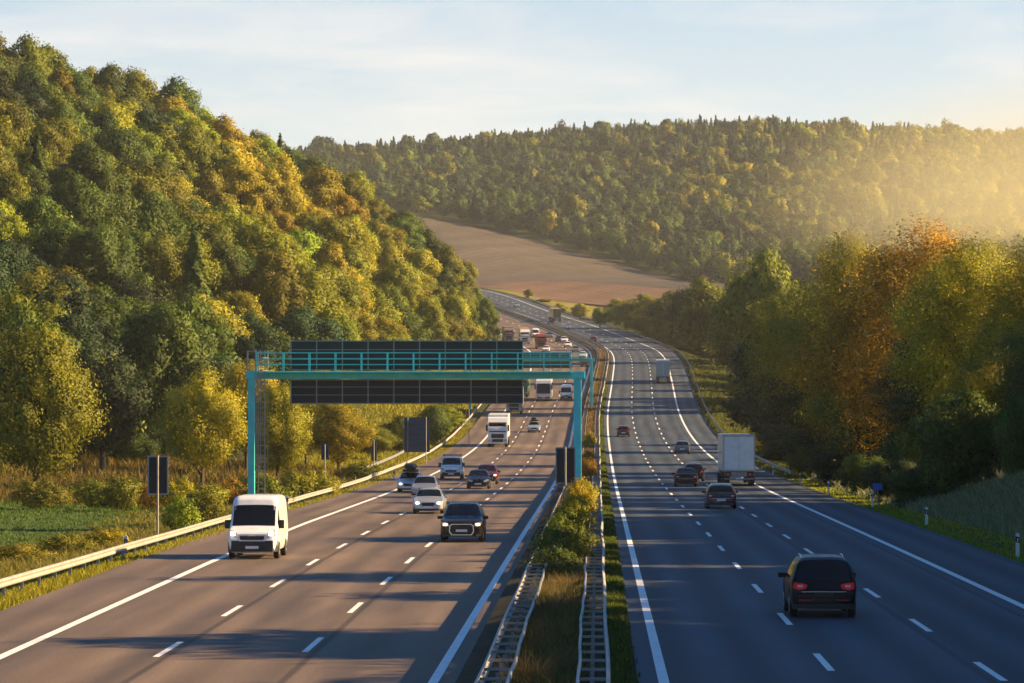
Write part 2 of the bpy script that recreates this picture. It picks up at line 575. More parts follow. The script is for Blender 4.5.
M_paint = pbr('road_paint', (0.78, 0.78, 0.76), 0.6, noise=0.14, nscale=3)
parts = []
for t, w, left in ((R_EDGE_IN, 0.23, False), (R_EDGE_OUT, 0.27, False), (L_EDGE_IN, 0.23, True), (L_EDGE_OUT, 0.28, True)):
    V, Q, _, _ = ribbon('line', t - w / 2, t + w / 2, 22, 1755, 0.006, None, left=left)
    parts.append((V, Q))
for t, ph, left in ((R_DASH[0], 15.0, False), (R_DASH[1], 12.0, False), (L_DASH[0], 5.6, True), (L_DASH[1], 3.7, True)):
    y = ph + 18
    while y < 1500:
        V, Q, _, _ = ribbon('line', t - 0.085, t + 0.085, y - 3, y + 3, 0.006, None, step=3, left=left)
        parts.append((V, Q))
        y += 18
V, Q = join_np(parts)
tag(link_mesh('road_markings', np_mesh('road_markings', V, Q), M_paint), 'white edge lines and lane dashes on both carriageways', 'markings', kind='structure')


def patch(name, lower, upper, nu, nv, dz, mat, label, cat):
    """a sheet draped on the land between two curves of (x, y)"""
    def curve(c, u):
        c = np.array(c, float)
        s = np.concatenate([[0], np.cumsum(np.linalg.norm(np.diff(c, axis=0), axis=1))])
        s /= s[-1]
        return np.stack([np.interp(u, s, c[:, 0]), np.interp(u, s, c[:, 1])], 1)
    u = np.linspace(0, 1, nu)
    L, U = curve(lower, u), curve(upper, u)
    v = np.linspace(0, 1, nv)[:, None, None]
    P = L[None] * (1 - v) + U[None] * v
    P = P.reshape(-1, 2)
    V = np.column_stack([P, ground(P[:, 0], P[:, 1]) + dz])
    ii = np.arange(nu * nv).reshape(nv, nu)
    Q = np.stack([ii[:-1, :-1], ii[:-1, 1:], ii[1:, 1:], ii[1:, :-1]], -1).reshape(-1, 4)
    o = link_mesh(name, np_mesh(name, V, Q), mat, smooth=True)
    return tag(o, label, cat, kind='structure')


M_field_up = ground_mat('harrowed_field', ((0.068, 0.057, 0.044), (0.085, 0.070, 0.054), (0.102, 0.083, 0.063)), 0.02, 0.25, (1, 0.25, 1), 0.15, lines=(0.35, 5.0, 0.10))
M_field_lo = ground_mat('ploughed_field', ((0.105, 0.064, 0.040), (0.128, 0.078, 0.050), (0.15, 0.092, 0.059)), 0.03, 0.4, (1, 0.2, 1), 0.15, lines=(0.25, 4.0, 0.10))
M_meadow = ground_mat('meadow_grass', ((0.028, 0.062, 0.012), (0.045, 0.085, 0.015), (0.075, 0.10, 0.02)), 0.12, 1.6)
M_bank = ground_mat('bank_grass', ((0.12, 0.115, 0.02), (0.17, 0.15, 0.025), (0.22, 0.19, 0.035)), 0.1, 1.0)


def xy(px, py, Yd):
    p = at(px, py, Yd)
    return p[0], p[1]


mid_line = [(-150, 1630), xy(440, 262, 1600), xy(464, 267, 1575), xy(551, 280, 1540), xy(622, 288.6, 1520), xy(700, 296, 1500), (90, 1480)]
patch('field', mid_line, [(-160, 2010), (-120, 1950), xy(405, 213, 1900), xy(470, 222, 1880), xy(540, 240, 1850), xy(620, 265, 1780), xy(690, 283, 1700), (110, 1650)], 60, 40, 0.5, M_field_up, 'pale harrowed field below the far wood', 'field')
patch('field', [(-150, 1540), xy(440, 268, 1510), xy(470, 274, 1480), xy(540, 301, 1395), xy(600, 305, 1380), xy(700, 312, 1370), (90, 1360)], mid_line, 60, 24, 0.5, M_field_lo, 'reddish ploughed field above the road bend', 'field')
patch('verge', [(float(road_x(y)) + 17.4, y) for y in range(1150, 1651, 50)], [(float(road_x(y)) + 34 + 0.02 * (y - 1150), y + 60) for y in range(1150, 1651, 50)], 50, 10, 0.35, M_bank, 'sunlit grass verge along the far road bend', 'verge')
patch('meadow', [(-19.6 - 0.0 * i, 60 + 30 * i) for i in range(9)], [(-80, 60 + 30 * i) for i in range(9)], 60, 40, 0.06, M_meadow, 'green meadow beside the left guardrail', 'meadow')
# ------------------------------------------------------------------ foliage
def leaf_mat(name, source, trans=0.22):
    """leaves: base colour per tree (object colour, or instance colour), varied leaf by leaf"""
    m, nt, out = new_mat(name)
    if source == 'object':
        s = nt.nodes.new('ShaderNodeObjectInfo').outputs['Color']
    elif source == 'instance':
        a = nt.nodes.new('ShaderNodeAttribute'); a.attribute_type = 'INSTANCER'; a.attribute_name = 'col'
        s = a.outputs['Color']
    else:
        r_ = nt.nodes.new('ShaderNodeRGB'); r_.outputs[0].default_value = (*source, 1)
        s = r_.outputs[0]
    t = nt.nodes.new('ShaderNodeAttribute'); t.attribute_name = 'tint'
    h = nt.nodes.new('ShaderNodeHueSaturation')
    mh = nt.nodes.new('ShaderNodeMapRange'); mh.inputs['To Min'].default_value = 0.512; mh.inputs['To Max'].default_value = 0.494
    mv = nt.nodes.new('ShaderNodeMapRange'); mv.inputs['To Min'].default_value = 0.62; mv.inputs['To Max'].default_value = 1.75
    for q in (mh, mv):
        nt.links.new(t.outputs['Fac'], q.inputs['Value'])
    nt.links.new(mh.outputs[0], h.inputs['Hue']); nt.links.new(mv.outputs[0], h.inputs['Value'])
    nt.links.new(s, h.inputs['Color'])
    b = nt.nodes.new('ShaderNodeBsdfPrincipled')
    b.inputs['Roughness'].default_value = 0.65
    b.inputs['Specular IOR Level'].default_value = 0.2
    nt.links.new(h.outputs[0], b.inputs['Base Color'])
    tr = nt.nodes.new('ShaderNodeBsdfTranslucent')
    h2 = nt.nodes.new('ShaderNodeHueSaturation'); h2.inputs['Value'].default_value = 1.35; h2.inputs['Saturation'].default_value = 1.1
    nt.links.new(h.outputs[0], h2.inputs['Color']); nt.links.new(h2.outputs[0], tr.inputs['Color'])
    mx = nt.nodes.new('ShaderNodeMixShader'); mx.inputs[0].default_value = trans
    nt.links.new(b.outputs[0], mx.inputs[1]); nt.links.new(tr.outputs[0], mx.inputs[2])
    nt.links.new(mx.outputs[0], out.inputs['Surface'])
    return m


M_leaf = leaf_mat('leaves', 'object')
M_leaf_inst = leaf_mat('leaves_of_wood', 'instance')
M_bark = pbr('bark', (0.085, 0.062, 0.042), 0.9, noise=0.35, nscale=3, spec=0.2)


def unit(v):
    return v / (np.linalg.norm(v, axis=1, keepdims=True) + 1e-9)


def leaf_quads(P, N, size, r):
    n = len(P)
    N = unit(N)
    u = unit(np.cross(N, r.normal(size=(n, 3))))
    v = np.cross(N, u)
    s = size[:, None]
    j = r.uniform(0.7, 1.25, (n, 4, 1))
    bend = r.uniform(-0.25, 0.25, (n, 1)) * s
    c = np.stack([P + u * s * j[:, 0], P + v * s * 0.62 * j[:, 1] + N * bend, P - u * s * j[:, 2], P - v * s * 0.62 * j[:, 3] + N * bend], 1)
    return c.reshape(-1, 3), np.arange(4 * n).reshape(n, 4)


def crown_broad(seed, H, R, base, nb, nl, ls, flat=1.0, br=(0.24, 0.42)):
    """crown of leaf-sized faces gathered in uneven clumps on limbs; returns V, Q, tint, clump centres"""
    r = np.random.default_rng(seed)
    ch = H - base
    cs = []
    k = 0
    while len(cs) < nb and k < 4000:
        k += 1
        d = r.normal(size=3)
        d /= np.linalg.norm(d)
        rad = r.uniform(0.35, 0.86)
        # a crown widest at a third of its height, rounded on top
        zz = 0.5 + 0.5 * d[2] * rad
        wid = (1 - max(0, zz - 0.38) ** 2 * 1.9) * (0.62 + 0.9 * min(zz, 0.42))
        p = np.array([d[0] * rad * R * wid, d[1] * rad * R * wid, base + ch * (0.06 + 0.86 * zz)])
        if all(np.linalg.norm((p - q[:3]) / np.array([1, 1, 0.9])) > R * br[0] for q in cs):
            cs.append(np.array([*p, R * r.uniform(*br)]))
    cs = np.array(cs)
    w = cs[:, 3] ** 2
    b = r.choice(len(cs), nl, p=w / w.sum())
    d = r.normal(size=(nl, 3))
    d[:, 2] += 0.35
    d = unit(d)
    # sub-clumps: pull the leaves of each clump to a few directions so that it is lumpy
    lump = unit(r.normal(size=(len(cs), 9, 3)).reshape(-1, 3)).reshape(len(cs), 9, 3)
    pick = lump[b, r.integers(0, 9, nl)]
    d = unit(d * 0.9 + pick * 0.8)
    rad = cs[b, 3] * (0.62 + 0.5 * r.random(nl) ** 0.8) * (1 + 0.18 * r.normal(size=nl))
    P = cs[b, :3] + d * rad[:, None] * np.array([1, 1, 0.82 * flat])
    # thin out what lies deep inside other clumps
    keep = np.ones(nl, bool)
    for i in range(len(cs)):
        inside = (np.linalg.norm((P - cs[i, :3]), axis=1) < cs[i, 3] * 0.55) & (b != i)
        keep &= ~(inside & (r.random(nl) < 0.8))
    P, d, b = P[keep], d[keep], b[keep]
    n = len(P)
    N = d + r.normal(size=(n, 3)) * 0.42 + np.array([0, 0, 0.15])
    size = ls * r.uniform(0.6, 1.35, n)
    V, Q = leaf_quads(P, N, size, r)
    bt = r.random(len(cs))
    tint = np.clip(0.6 * bt[b] + 0.4 * r.random(n), 0, 1)
    out = unit((P - np.array([0, 0, base + ch * 0.42])) / np.array([R, R, ch * 0.5]))
    sn = unit(d * 0.8 + out * 0.55 + 0.4 * unit(N))
    return V, Q, tint, cs, np.repeat(sn, 4, 0)


def crown_conifer(seed, H, R, base, nl, ls):
    r = np.random.default_rng(seed)
    z = base + (H - base) * (1 - np.sqrt(r.random(nl)))
    tiers = 11
    f = (z - base) / (H - base)
    ph = (f * tiers) % 1
    lr = R * (1 - f) ** 0.85 * (0.55 + 0.45 * (1 - ph)) + 0.12
    a = r.uniform(0, 2 * PI, nl)
    lob = 0.75 + 0.25 * np.cos(a * 5 + np.floor(f * tiers) * 2.1)
    rad = lr * lob * np.sqrt(r.uniform(0.25, 1, nl))
    P = np.stack([rad * np.cos(a), rad * np.sin(a), z - 0.18 * rad], 1)
    N = np.stack([np.cos(a), np.sin(a), np.full(nl, 0.9)], 1) + r.normal(size=(nl, 3)) * 0.4
    V, Q = leaf_quads(P, N, ls * r.uniform(0.6, 1.3, nl), r)
    sn = unit(np.stack([np.cos(a), np.sin(a), np.full(nl, 0.5)], 1) + 0.35 * unit(N))
    return V, Q, np.clip(r.random(nl) * 0.8, 0, 1), np.zeros((0, 4)), np.repeat(sn, 4, 0)


def foliage_mesh(name, V, Q, t, sn, mat):
    me = np_mesh(name, V, Q)
    face_attr(me, 'tint', t)
    me.materials.append(mat)
    me.polygons.foreach_set('use_smooth', np.ones(len(me.polygons), bool))
    me.normals_split_custom_set_from_vertices(sn.tolist())
    return me


def trunk_mb(seed, H, base, cs, r0, limbs=7):
    r = np.random.default_rng(seed + 99)
    m = MB()
    top = base + (H - base) * 0.55
    pts = [(0, 0, -0.6)] + [(r.uniform(-1, 1) * 0.03 * H * k / 4, r.uniform(-1, 1) * 0.03 * H * k / 4, top * k / 4) for k in range(1, 5)]
    m.tube(pts, r0, 8, r0 * 0.35)
    if len(cs):
        for i in r.permutation(len(cs))[:limbs]:
            c = cs[i, :3]
            s = Vector(pts[1 + int(r.integers(0, 3))])
            e = Vector(c)
            mid = s.lerp(e, 0.5) + Vector((0, 0, -0.06 * H * 0.5))
            m.tube([s, mid, e], r0 * 0.42, 6, r0 * 0.1)
    return m


class Proto:
    def __init__(self, kind, seed, H, R, base, nb, nl, ls, r0=0.22, limbs=7, flat=1.0, br=(0.24, 0.42)):
        self.H, self.R, self.kind = H, R, kind
        if kind == 'broad':
            V, Q, t, cs, sn = crown_broad(seed, H, R, base, nb, nl, ls, flat, br)
        else:
            V, Q, t, cs, sn = crown_conifer(seed, H, R, base, nl, ls)
        self.crown = foliage_mesh('crown', V, Q, t, sn, M_leaf)
        m = trunk_mb(seed, H, base, cs, r0, limbs) if kind == 'broad' else MB().tube([(0, 0, -0.6), (0, 0, H * 0.9)], r0, 7, 0.03)
        self.trunk = bpy.data.meshes.new('trunk')
        self.trunk.from_pydata(m.v, [], m.f)
        self.trunk.materials.append(M_bark)


NEAR = [Proto('broad', 20 + i, 12, 4.6, (1.2, 1.8, 1.0, 1.5)[i], (42, 36, 46, 38)[i], 42000, 0.11, 0.24, 12) for i in range(4)]
HILL = [Proto('broad', 30 + i, 12, 4.7, (0.8, 0.5, 1.0, 0.6, 0.8)[i], (62, 54, 66, 58, 50)[i], 24000, 0.15, 0.24, 8, 1.0, (0.17, 0.31)) for i in range(5)]
MID = [Proto('broad', 40 + i, 13, 5.0, (0.6, 0.9, 0.4, 1.2, 0.6)[i], (30, 34, 28, 36, 32)[i], 13000, 0.21, 0.25, 5, 1.0, (0.2, 0.36)) for i in range(5)]
CON = [Proto('conifer', 60 + i, 15, 3.2, 1.0, 0, 7000, 0.25, 0.2) for i in range(2)]
BIG = [Proto('broad', 90 + i, 17, 5.8, (0.8, 1.2, 1.0)[i], (46, 52, 42)[i], 90000, 0.085, 0.3, 12) for i in range(3)]
BIGBUSH = [Proto('broad', 95 + i, 5, 2.9, -0.2, (34, 30)[i], 26000, 0.085, 0.06, 12) for i in range(2)]
BUSH = [Proto('broad', 80 + i, 2.2, 1.5, 0.0, 22, 4500, 0.07, 0.04, 9) for i in range(3)]
TREES = []


def put_tree(name, proto, x, y, H, R, col, rz, label=None, cat='tree', group=None, z=None):
    z = g1(x, y) if z is None else z
    o = empty(name, (x, y, z - 0.05), rz)
    o.scale = (R / proto.R, R / proto.R, H / proto.H)
    for nm, me in (('trunk', proto.trunk), ('crown', proto.crown)):
        c = bpy.data.objects.new(nm, me)
        C.objects.link(c)
        c.parent = o
        c.color = (*col, 1)
    tag(o, label, cat, group)
    return o


COLS = {
    'orange gold': (0.26, 0.165, 0.010),  # orange glow over the right wood put into this leaf colour
    'golden': (0.215, 0.185, 0.010), 'olive': (0.115, 0.120, 0.011), 'green': (0.056, 0.084, 0.012), 'dark green': (0.024, 0.043, 0.014),
    'rust orange': (0.22, 0.120, 0.012), 'yellow green': (0.155, 0.172, 0.012),
}


def vary(c, r=rng, s=0.16):
    k = math.exp(r.normal() * s)
    return tuple(float(np.clip(v * k * math.exp(r.normal() * 0.07), 0, 1)) for v in c)


def tree_px(name, proto, px, Yd, top, width, colour, label, group=None, cat='tree', base_z=None):
    p = at(px, top, Yd)
    x = p[0]
    z = g1(x, Yd) if base_z is None else base_z
    H = max(0.8, (p[2] - z) * 1.08)
    R = width / 2 * Yd / F_PX
    return put_tree(name, proto, x, Yd, H, R, vary(COLS[colour], s=0.08), rng.uniform(0, 6.28), label, cat, group, z)


# trees that stand out one by one: (pixel x, distance, pixel row of the top, pixel width, colour, label)
LEFT_TREES = [
    (36, 262, 325, 132, 'olive', 'tall olive brown broadleaf tree with bare lower trunks at the left meadow edge'),
    (-4, 270, 345, 80, 'olive', 'brownish broadleaf tree half cut off by the left frame edge beside the meadow'),
    (202, 305, 370, 96, 'golden', 'big round golden tree between the roadside sign board and the gantry ladder leg'),
    (247, 335, 360, 74, 'golden', 'golden tree right behind the teal ladder leg of the near gantry'),
    (278, 318, 384, 72, 'golden', 'bright golden bushy tree under the left end of the gantry sign'),
    (338, 345, 402, 84, 'golden', 'open golden tree with several leaning stems under the gantry sign'),
    (306, 360, 392, 60, 'olive', 'olive tree filling the gap between two golden trees under the gantry sign'),
    (372, 400, 425, 56, 'olive', 'low olive tree behind the small tall sign at the left roadside'),
    (448, 520, 405, 40, 'yellow green', 'yellow green tree on the verge left of the white lorry'),
]
RIGHT_TREES = [
    (775, 440, 316, 110, 'dark green', 'dark green tree at the roadside end of the right wood above the box lorry'),
    (806, 385, 274, 140, 'olive', 'olive tree with sunlit top forming the sloping front of the right wood'),
    (850, 330, 238, 170, 'golden', 'olive golden tree on the shoulder of the right wood'),
    (908, 284, 224, 215, 'orange gold', 'tallest and broadest orange gold broadleaf tree crowning the right wood'),
    (972, 250, 227, 190, 'golden', 'golden broadleaf tree next to the tallest orange one on the right'),
    (1040, 240, 242, 170, 'golden', 'golden tree cut by the right frame edge'),
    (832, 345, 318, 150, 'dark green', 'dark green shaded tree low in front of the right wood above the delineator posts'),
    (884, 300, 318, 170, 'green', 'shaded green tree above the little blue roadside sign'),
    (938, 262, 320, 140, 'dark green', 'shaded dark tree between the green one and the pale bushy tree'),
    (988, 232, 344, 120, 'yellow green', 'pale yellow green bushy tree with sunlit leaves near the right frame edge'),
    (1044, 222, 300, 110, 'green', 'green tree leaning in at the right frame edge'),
    (712, 800, 272, 84, 'olive', 'rounded olive tree with a lit crown beyond the far right lorry'),
    (764, 590, 248, 100, 'yellow green', 'yellow green crowned tree behind the front of the right wood'),
    (752, 610, 292, 70, 'olive', 'olive tree above the right guardrail where the wood steps back'),
    (738, 700, 268, 74, 'olive', 'olive tree between the rounded olive tree and the right wood'),
    (792, 640, 262, 66, 'dark green', 'dark tree peeping over the front of the right wood'),
    (640, 1080, 291, 56, 'yellow green', 'yellow green bushy tree where the right hedge meets the ploughed field'),
    (668, 975, 290, 50, 'olive', 'olive tree on the outer side of the far bend'),
    (618, 1180, 298, 34, 'golden', 'small golden bush tree at the far bend below the ploughed field'),
    (690, 905, 284, 58, 'dark green', 'dark tree in the row along the outer side of the bend'),
    (655, 1060, 293, 44, 'golden', 'golden tree behind the yellow green one beside the ploughed field'),
]
boxes = []
for i, (px, Yd, top, w, col, lab) in enumerate(LEFT_TREES + RIGHT_TREES):
    pr = MID[i % 5] if Yd > 420 else BIG[i % 3] if i >= len(LEFT_TREES) else NEAR[i % 4]
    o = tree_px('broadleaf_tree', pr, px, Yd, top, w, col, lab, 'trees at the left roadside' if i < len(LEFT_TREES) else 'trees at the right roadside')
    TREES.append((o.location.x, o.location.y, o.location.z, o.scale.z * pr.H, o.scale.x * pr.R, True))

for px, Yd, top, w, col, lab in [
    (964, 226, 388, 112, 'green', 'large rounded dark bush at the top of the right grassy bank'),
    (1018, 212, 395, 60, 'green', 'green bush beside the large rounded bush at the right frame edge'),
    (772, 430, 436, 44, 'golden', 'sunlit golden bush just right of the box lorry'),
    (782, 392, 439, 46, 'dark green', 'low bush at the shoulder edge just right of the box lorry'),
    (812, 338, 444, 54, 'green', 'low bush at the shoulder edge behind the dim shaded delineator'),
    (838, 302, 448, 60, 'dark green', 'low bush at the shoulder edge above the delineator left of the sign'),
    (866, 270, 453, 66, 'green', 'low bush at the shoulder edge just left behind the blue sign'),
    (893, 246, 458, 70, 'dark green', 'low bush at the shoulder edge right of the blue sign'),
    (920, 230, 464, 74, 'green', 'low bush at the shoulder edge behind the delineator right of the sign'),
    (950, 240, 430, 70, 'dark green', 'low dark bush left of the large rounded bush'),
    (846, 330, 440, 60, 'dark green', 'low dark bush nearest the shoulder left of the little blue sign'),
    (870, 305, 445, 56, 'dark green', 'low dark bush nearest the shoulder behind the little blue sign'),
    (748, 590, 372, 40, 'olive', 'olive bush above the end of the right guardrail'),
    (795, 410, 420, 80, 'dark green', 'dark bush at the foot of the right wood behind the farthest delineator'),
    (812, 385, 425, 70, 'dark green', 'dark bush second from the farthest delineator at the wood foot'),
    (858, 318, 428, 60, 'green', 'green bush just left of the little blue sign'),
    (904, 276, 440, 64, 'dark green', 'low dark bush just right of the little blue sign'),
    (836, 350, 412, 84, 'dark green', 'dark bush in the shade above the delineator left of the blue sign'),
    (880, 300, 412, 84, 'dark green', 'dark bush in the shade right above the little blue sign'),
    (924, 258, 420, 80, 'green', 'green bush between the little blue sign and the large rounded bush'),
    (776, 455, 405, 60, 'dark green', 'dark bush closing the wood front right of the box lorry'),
]:
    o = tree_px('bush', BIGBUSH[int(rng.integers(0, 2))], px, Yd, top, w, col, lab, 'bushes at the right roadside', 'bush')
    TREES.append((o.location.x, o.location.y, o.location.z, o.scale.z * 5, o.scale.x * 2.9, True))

for px, Yd, top, w, col, lab in [
    (66, 345, 428, 56, 'dark green', 'dark bush at the wood foot right of the meadow-edge tree'), (98, 352, 424, 60, 'dark green', 'second dark bush at the wood foot right of the meadow-edge tree'),
    (128, 346, 430, 58, 'green', 'dark green bush at the wood foot left above the sign board'), (156, 356, 424, 60, 'dark green', 'dark bush at the wood foot straight above the sign board'),
    (184, 362, 428, 54, 'green', 'green bush at the wood foot behind the round golden tree'), (222, 368, 424, 60, 'dark green', 'dark bush between the round golden tree and the ladder leg'),
    (300, 385, 424, 54, 'olive', 'olive bush in the gap between the golden gantry trees'), (400, 440, 414, 44, 'olive', 'olive bush above the large square sign back'),
    (432, 480, 404, 40, 'green', 'green bush at the wood foot right of the square sign back'), (10, 338, 430, 60, 'dark green', 'dark bush at the wood foot by the left frame edge')]:
    o = tree_px('bush', BIGBUSH[int(rng.integers(0, 2))], px, Yd, top, w, col, lab, 'bushes at the foot of the left wood', 'bush')


# --- the woods: candidates by rejection, the ones that show largest become trees of their own
def scatter(n, xr, yr, ok, dmin, r, cap=100000):
    cell = {}
    out = []
    xs, ys = r.uniform(*xr, n), r.uniform(*yr, n)
    good = ok(xs, ys)
    for x, y in zip(xs[good], ys[good]):
        k = (int(x // dmin), int(y // dmin))
        if any((x - a) ** 2 + (y - b) ** 2 < dmin * dmin for i in (-1, 0, 1) for j in (-1, 0, 1) for a, b in cell.get((k[0] + i, k[1] + j), ())):
            continue
        cell.setdefault(k, []).append((x, y))
        out.append((x, y))
        if len(out) >= cap:
            break
    return np.array(out)


def left_ok(x, y):
    t = x - road_x(y)
    edge = np.interp(y, [340, 400, 560, 750, 900, 1100, 1300], [-42, -31, -26.5, -25, -25, -26, -28])
    return (t < edge) & (x > -0.159 * y - 16)


def right_ok(x, y):
    t = x - road_x(y)
    edge = np.interp(y, [300, 360, 420, 560, 800, 1000, 1150], [23, 25, 31, 31, 30, 26, 24])
    return (t > edge) & (x < 0.115 * y + 14) & ~((y > 476) & (y < 590) & (t < 78))


cl = scatter(30000, (-230, 0), (334, 1180), left_ok, 6.6, np.random.default_rng(5))
cr = scatter(11000, (-40, 160), (312, 1050), right_ok, 7.2, np.random.default_rng(6))
cand = []
r_ = np.random.default_rng(8)
for side, arr in (('L', cl), ('R', cr)):
    zz = ground(arr[:, 0], arr[:, 1])
    for (x, y), z in zip(arr, zz):
        t = x - float(road_x(y))
        u = r_.random()
        H = r_.uniform(9.5, 17.5)
        if side == 'L':
            H *= float(np.interp(-t, [22, 27, 34, 42], [0.45, 0.6, 0.78, 1.0])) * float(np.interp(y, [700, 950], [1, 0.85]))
        if side == 'R':
            H *= 0.85 if t > 32 else 0.66
        warm = 0.5 + 0.5 * math.sin(x * 0.045 + y * 0.013 + 1.3) + r_.normal() * 0.25
        if u < (0.028 if y > 430 else 0.01) and t < -36:
            kind = 'conifer'
            colour = 'green'
            H *= 1.12
        else:
            kind = 'broad'
            if z > 44 and side == 'L' and r_.random() < 0.45:
                colour = 'green' if r_.random() < 0.6 else 'dark green'
            elif side == 'L' and y < 470 and r_.random() < 0.62:  # shade low on the left hill put into darker leaf colours
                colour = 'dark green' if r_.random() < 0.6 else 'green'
            elif side == 'R' and y < 430 and r_.random() < 0.7:  # shaded lower front of the right wood put into darker leaf colours
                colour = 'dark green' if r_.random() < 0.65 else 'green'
            elif warm > 0.92:
                colour = 'rust orange' if r_.random() < 0.04 else 'golden'
            elif warm > 0.4:
                colour = 'olive' if r_.random() < 0.6 else 'yellow green'
            else:
                colour = 'green' if r_.random() < 0.55 else 'olive'
        R = H * r_.uniform(0.33, 0.44) if kind == 'broad' else H * 0.25
        cand.append([side, x, y, z, H, R, kind, colour, 0])
cand.sort(key=lambda c: c[2])
q = 3
cover = np.zeros((H_PX // q + 2, W_PX // q + 2), bool)
gyy, gxx = np.mgrid[0:cover.shape[0], 0:cover.shape[1]]


def stamp(x, y, z, H, R):
    cx, cy = proj((x, y, z + H * 0.56))
    rx, ry = R * F_PX / y / q, H * 0.47 * F_PX / y / q
    m = ((gxx - cx / q) / rx) ** 2 + ((gyy - cy / q) / ry) ** 2 < 1
    n = int((m & ~cover).sum())
    cover[m] = True
    return n


fixed = sorted(TREES, key=lambda t: t[1])
fi = 0
for c in cand:
    while fi < len(fixed) and fixed[fi][1] < c[2]:
        stamp(*fixed[fi][:5])
        fi += 1
    c[8] = stamp(c[1], c[2], c[3], c[4], c[5])
vis = sorted([c for c in cand if c[8] > 3], key=lambda c: -c[8])
N_SINGLE = 262
single, rest = vis[:N_SINGLE], vis[N_SINGLE:] + [c for c in cand if c[8] <= 3 and (c[8] > 0 or r_.random() < 0.5)]
COLUMNS = [(48, 'by the left frame edge'), (104, 'above the meadow-edge tree'), (150, 'above the sign board'), (205, 'above the round golden tree'),
           (262, 'above the ladder leg'), (318, "above the gantry's left end"), (372, "above the gantry's left half"),
           (425, "above the gantry's middle"), (470, "above the gantry's right half"), (540, 'beside the queueing lorries')]
RCOLS = [(640, 'at the far bend'), (690, 'above the far right lorry'), (730, 'left of the right wood'), (780, 'above the box lorry'), (2000, 'within the right wood')]
keyed = {}
for c in single:
    side, x, y, z, H, R, kind, colour, n = c
    px, py = proj((x, y, z + H * 0.8))
    if side == 'L':
        col = next(l for e, l in COLUMNS if px < e or e == 540)
        # where the crest of the hill runs in the picture
        crest = np.interp(px, [0, 100, 200, 340, 400, 450, 500], [58, 66, 100, 150, 215, 260, 330])
        f = (py - crest) / max(30, 470 - crest)
        row = 'on the skyline' if f < 0.035 else 'just under the skyline' if f < 0.12 else 'high on the hillside' if f < 0.28 else 'halfway up the hillside' if f < 0.48 else 'low on the hillside' if f < 0.7 else 'at the hill foot'
    else:
        col = next(l for e, l in RCOLS if px < e)
        row = 'in the upper row' if py < 290 else 'in the middle row' if py < 330 else 'in the front row'
    shape = 'pointed conifer' if kind == 'conifer' else 'tall tree' if H > 13.8 else 'low tree' if H < 10 else 'rounded tree'
    keyed.setdefault(('%s %s %s %s' % (colour, shape, row, col)), []).append((px, py, c))
ORD = {1: [''], 2: ['left one: ', 'right one: '], 3: ['left of three: ', 'middle of three: ', 'right of three: ']}
for key, lst in keyed.items():
    lst.sort(key=lambda v: v[0])
    for k, (px, py, c) in enumerate(lst):
        side, x, y, z, H, R, kind, colour, n = c
        lab = (ORD[len(lst)][k] + key) if len(lst) <= 3 else key
        pr = (CON if kind == 'conifer' else HILL if y < 620 else MID)[int(r_.integers(0, 2 if kind == 'conifer' else 5))]
        put_tree('conifer_tree' if kind == 'conifer' else 'broadleaf_tree', pr, x, y, H, R, vary(COLS[colour], r_), r_.uniform(0, 6.28),
                 lab, 'tree', 'trees of the left hillside wood' if side == 'L' else 'trees of the right valley wood', z)

# --- the far wood and everything of the near woods that hardly shows: one mass
proto_col = bpy.data.collections.new('wood_prototypes')
FARP = []
for i in range(4):
    V, Q, t, cs, sn = crown_broad(140 + i, 15, 5.4, 1.0, 22, 2400, 0.48)
    FARP.append(('broad', V, Q, t, sn))
for i in range(3):
    V, Q, t, cs, sn = crown_conifer(160 + i, 19, 4.4, 1.0, 1400, 0.62)
    FARP.append(('con', V, Q, t, sn))
for i in range(3):
    V, Q, t, cs, sn = crown_broad(170 + i, 13, 5.0, 1.5, 30, 9000, 0.25)
    FARP.append(('mid', V, Q, t, sn))
for i, (k, V, Q, t, sn) in enumerate(FARP):
    me = foliage_mesh('wood_tree', V, Q, t, sn, M_leaf_inst)
    ob = bpy.data.objects.new('wood_tree_%02d' % i, me)
    proto_col.objects.link(ob)

pts, rots, scl, ids, cols = [], [], [], [], []


def wood_pt(x, y, z, pid, s, sz, col):
    pts.append((x, y, z - 0.3)); rots.append((0, 0, rng.uniform(0, 6.28))); scl.append((s, s, sz)); ids.append(pid); cols.append((*col, 1))


for c in rest:
    side, x, y, z, H, R, kind, colour, n = c
    if kind == 'conifer':
        wood_pt(x, y, z, 4 + int(rng.integers(0, 3)), R / 4.4, H / 19, vary(COLS[colour]))
    else:
        wood_pt(x, y, z, 7 + int(rng.integers(0, 3)), R / 5, H / 13, vary(COLS[colour]))
fu = np.array([(-300, 2030), (-160, 2010), (-120, 1952), xy(405, 213, 1905), xy(470, 222, 1885), xy(540, 240, 1855), xy(620, 265, 1785), xy(690, 283, 1705), (75, 1640), (110, 1560), (400, 1500)])


def far_ok(x, y):
    return (y > np.interp(x, fu[:, 0], fu[:, 1]) + 4) & (np.abs(x + y * 0.02) < 0.152 * y + 40) | ((y < 1700) & (y > 1060) & (x > np.interp(y, [1060, 1300, 1700], [75, 85, 105])) & (x < 0.13 * y + 20))


